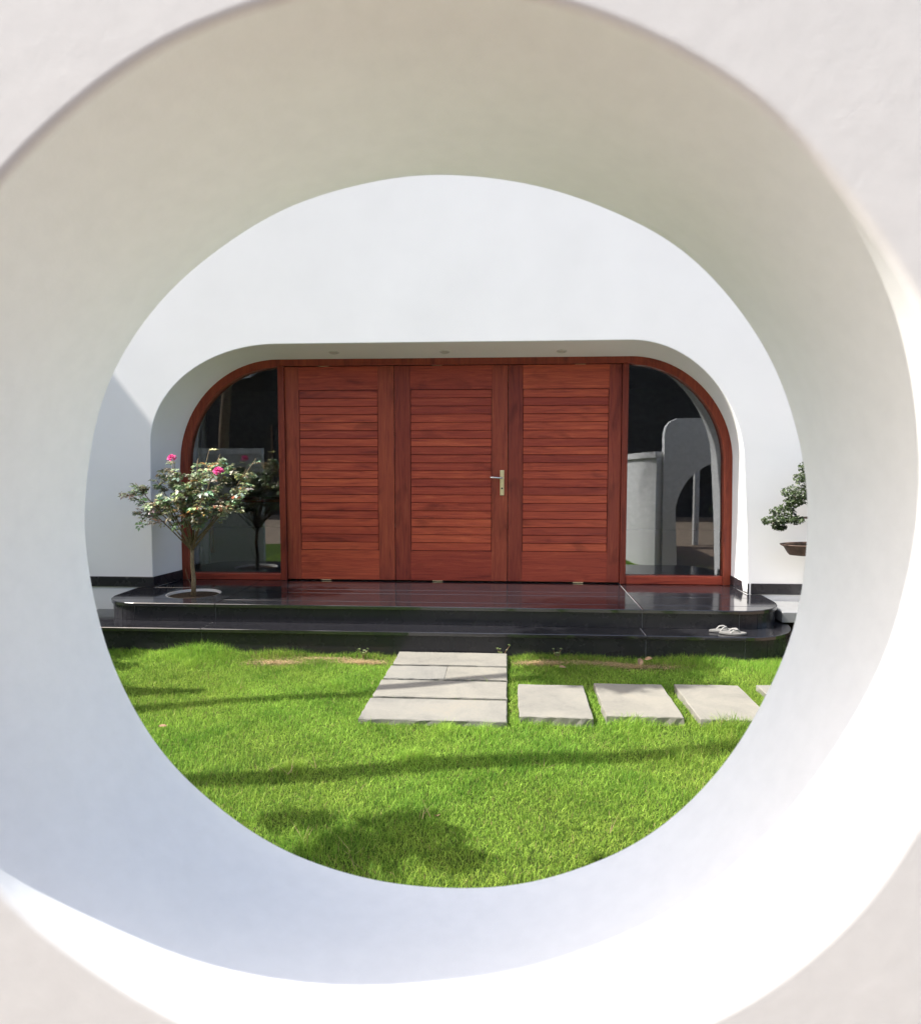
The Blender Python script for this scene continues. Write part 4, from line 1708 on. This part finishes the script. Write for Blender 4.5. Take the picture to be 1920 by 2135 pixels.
def leafy_tree(name, base, crown, rad, count, leaf, label, lean_pts, r0=0.07, seed=3, squash=0.7, clumps=14, spots=None):
    r = np.random.default_rng(seed)
    root = empty(name, base)
    tag(root, label, 'tree', 'garden trees left of the view')
    pts = [Vector(base)] + [Vector(p) for p in lean_pts] + [Vector(crown)]
    mb = MB()
    rr = list(np.linspace(r0, r0 * 0.55, len(pts)))
    mb.add(*tube(pts, rr, 10))
    cl = []
    for sx, sy, q, z in (spots or ()):
        c = at_shadow(sx, sy, z)
        cl.append((c, q))
        st = pts[-2].lerp(pts[-1], 0.8)
        mb.add(*tube([st, st.lerp(c, 0.5) + Vector((0, 0, 0.05)), c], [r0 * 0.35, r0 * 0.22, r0 * 0.08], 6))
    for k in range(0 if spots else clumps):
        d = r.normal(size=3)
        d /= np.linalg.norm(d)
        c = Vector(crown) + Vector(d * np.array((1, 1, squash)) * rad * r.uniform(0.35, 0.85))
        cl.append((c, rad * r.uniform(0.28, 0.48)))
        st = pts[-2].lerp(pts[-1], r.uniform(0.3, 1))
        mb.add(*tube([st, st.lerp(c, 0.5) + Vector((0, 0, 0.05)), c], [r0 * 0.35, r0 * 0.22, r0 * 0.08], 6))
    mesh('trunk', mb.v, mb.f, M['bark'], root, smooth=True)
    per = count // len(cl)
    C, Nn, S = [], [], []
    for c, q in cl:
        p = r.normal(size=(per, 3))
        p = p / np.linalg.norm(p, axis=1)[:, None] * (r.random((per, 1)) ** 0.45) * q * 1.15
        C.append(p + np.array(c))
        Nn.append(r.normal(size=(per, 3)) + np.array((0, 0, 0.8)))
        S.append(r.uniform(0.7, 1.3, per) * leaf)
    C = np.concatenate(C); Nn = np.concatenate(Nn); S = np.concatenate(S)
    K = np.tile(np.array((0.04, 0.07, 0.022)), (len(C), 1)) * r.uniform(0.7, 1.4, len(C))[:, None]
    leaf_cloud('crown', C, Nn, S, K, M['bonsaileaf'], root, base)


c1 = at_shadow(-0.40, 2.78, 2.6)
leafy_tree('small_tree', (c1.x - 0.15, c1.y - 0.05, 0), c1, 0.40, 800, 0.10, 'small leafy tree left of the lawn near the garden wall', [(c1.x - 0.1, c1.y, 1.2)], 0.035, 8, 0.6, 8, spots=[(-0.44, 2.95, .15, 2.5), (-0.33, 2.86, .13, 2.6), (-0.55, 2.80, .15, 2.4), (-0.72, 2.64, .13, 2.5), (-0.97, 2.97, .075, 2.7), (-0.84, 2.99, .06, 2.6), (-0.20, 2.72, .08, 2.5), (0.40, 2.74, .06, 2.7), (-0.58, 2.60, .15, 2.3)])
c2 = at_shadow(1.05, 5.42, 6.0)
leafy_tree('tall_tree', (-4.35, 3.78, 0), c2, 0.80, 3000, 0.13, 'tall slim tree left of the lawn, farther from the camera', [(-4.2, 3.92, 2.0), (-3.9, 4.12, 4.2)], 0.085, 9, 0.40, 13)

c3 = at_shadow(-3.12, 5.32, 1.9)  # unseen shrub added so that its shadow darkens the lawn's left corner
leafy_tree('shadow_shrub', (c3.x - 0.05, c3.y, 0), c3, 0.42, 900, 0.07, 'low leafy shrub added out of view to shade the left of the lawn', [(c3.x - 0.05, c3.y, 0.9)], 0.03, 21, 0.8, 7)


def palm():
    base = Vector((-3.25, 2.89, 0))
    root = empty('palm_tree', base)
    tag(root, 'tall palm tree with a bare trunk left of the lawn', 'tree', 'garden trees left of the view')
    top = at_shadow(4.50, 4.70, 9.4)
    pts, rad = [], []
    for i in range(36):
        t = i / 35
        p = base.lerp(top, t) + Vector((0.05 * math.sin(t * 3), 0.03 * math.sin(t * 4.5), 0))
        pts.append(p)
        rad.append((0.085 - 0.02 * t) * (1.0 + 0.06 * (i % 2)) + (0.05 if i == 0 else 0))
    v, f = tube(pts, rad, 12)
    mesh('trunk', v, f, M['bark'], root, smooth=True)
    # one frond mesh shared by all fronds
    v, f = [], []
    n = 22
    for i in range(n):
        u = i / (n - 1)
        x = 1.7 * u
        z = 0.55 * math.sin(u * 1.9) - 0.75 * u * u
        if i:
            o = len(v)
            v += [(px, -0.012, pz), (px, 0.012, pz), (x, 0.010, z), (x, -0.010, z)]
            f.append((o, o + 1, o + 2, o + 3))
        px, pz = x, z
        L = 0.45 * math.sin(math.pi * (0.12 + 0.85 * u))
        for s in (-1, 1):
            o = len(v)
            v += [(x - 0.02, 0, z), (x + 0.02, 0, z), (x + 0.16, s * L, z - 0.25 * L), (x + 0.10, s * L * 0.6, z - 0.06 * L)]
            f.append((o, o + 1, o + 2, o + 3))
    me = bpy.data.meshes.new('frond')
    me.from_pydata(v, [], f)
    me.materials.append(M['treeleaf'])
    for k in range(15):
        o = bpy.data.objects.new('frond', me)
        link(o, root, top)
        o.rotation_euler = (0, random.uniform(-0.5, 0.5), 2 * math.pi * k / 15 * 1.0 + random.uniform(-.1, .1))


palm()

# ------------------------------------------------------------------ neighbour's house behind the camera, dark in the window reflections
nb = empty('neighbour_house', (0, -6.5, 0))
tag(nb, 'dark grey neighbouring house mirrored faintly in the upper window panes', 'house')
box('wall', -16, 15, -16, -6.5, -0.05, 7.2, M['concrete'], nb)
bm = bmesh.new()
rv = [(-16.6, -16.6, 7.2), (15.6, -16.6, 7.2), (15.6, -5.9, 7.2), (-16.6, -5.9, 7.2), (-13, -12.8, 9.4), (12, -12.8, 9.4)]
mesh('roof', rv, [(0, 3, 2, 1), (0, 1, 5, 4), (1, 2, 5), (2, 3, 4, 5), (3, 0, 4)], M['concrete'], nb)
bm.free()
for k, x in enumerate((-12, -8.5, -3, 1.5, 5.0, 9.0)):
    for z in (1.0, 4.3):
        w = box('window', x, x + 1.5, -6.52, -6.44, z, z + 1.6, M['shade_black'], nb)
        box('frame', x - 0.06, x - 0.002, -6.53, -6.43, z - 0.06, z + 1.66, M['brownbase'], w)
        box('frame', x + 1.502, x + 1.56, -6.53, -6.43, z - 0.06, z + 1.66, M['brownbase'], w)
cv = [(-8.6, -6.4, 4.45), (-7.0, -6.4, 4.45), (-7.0, -4.9, 3.92), (-8.6, -4.9, 3.72), (-8.6, -6.4, 4.39), (-7.0, -6.4, 4.39), (-7.0, -4.9, 3.86), (-8.6, -4.9, 3.66)]
mesh('canopy', cv, [(0, 1, 2, 3), (7, 6, 5, 4), (0, 4, 5, 1), (1, 5, 6, 2), (2, 6, 7, 3), (3, 7, 4, 0)], M['roofmat'], nb)
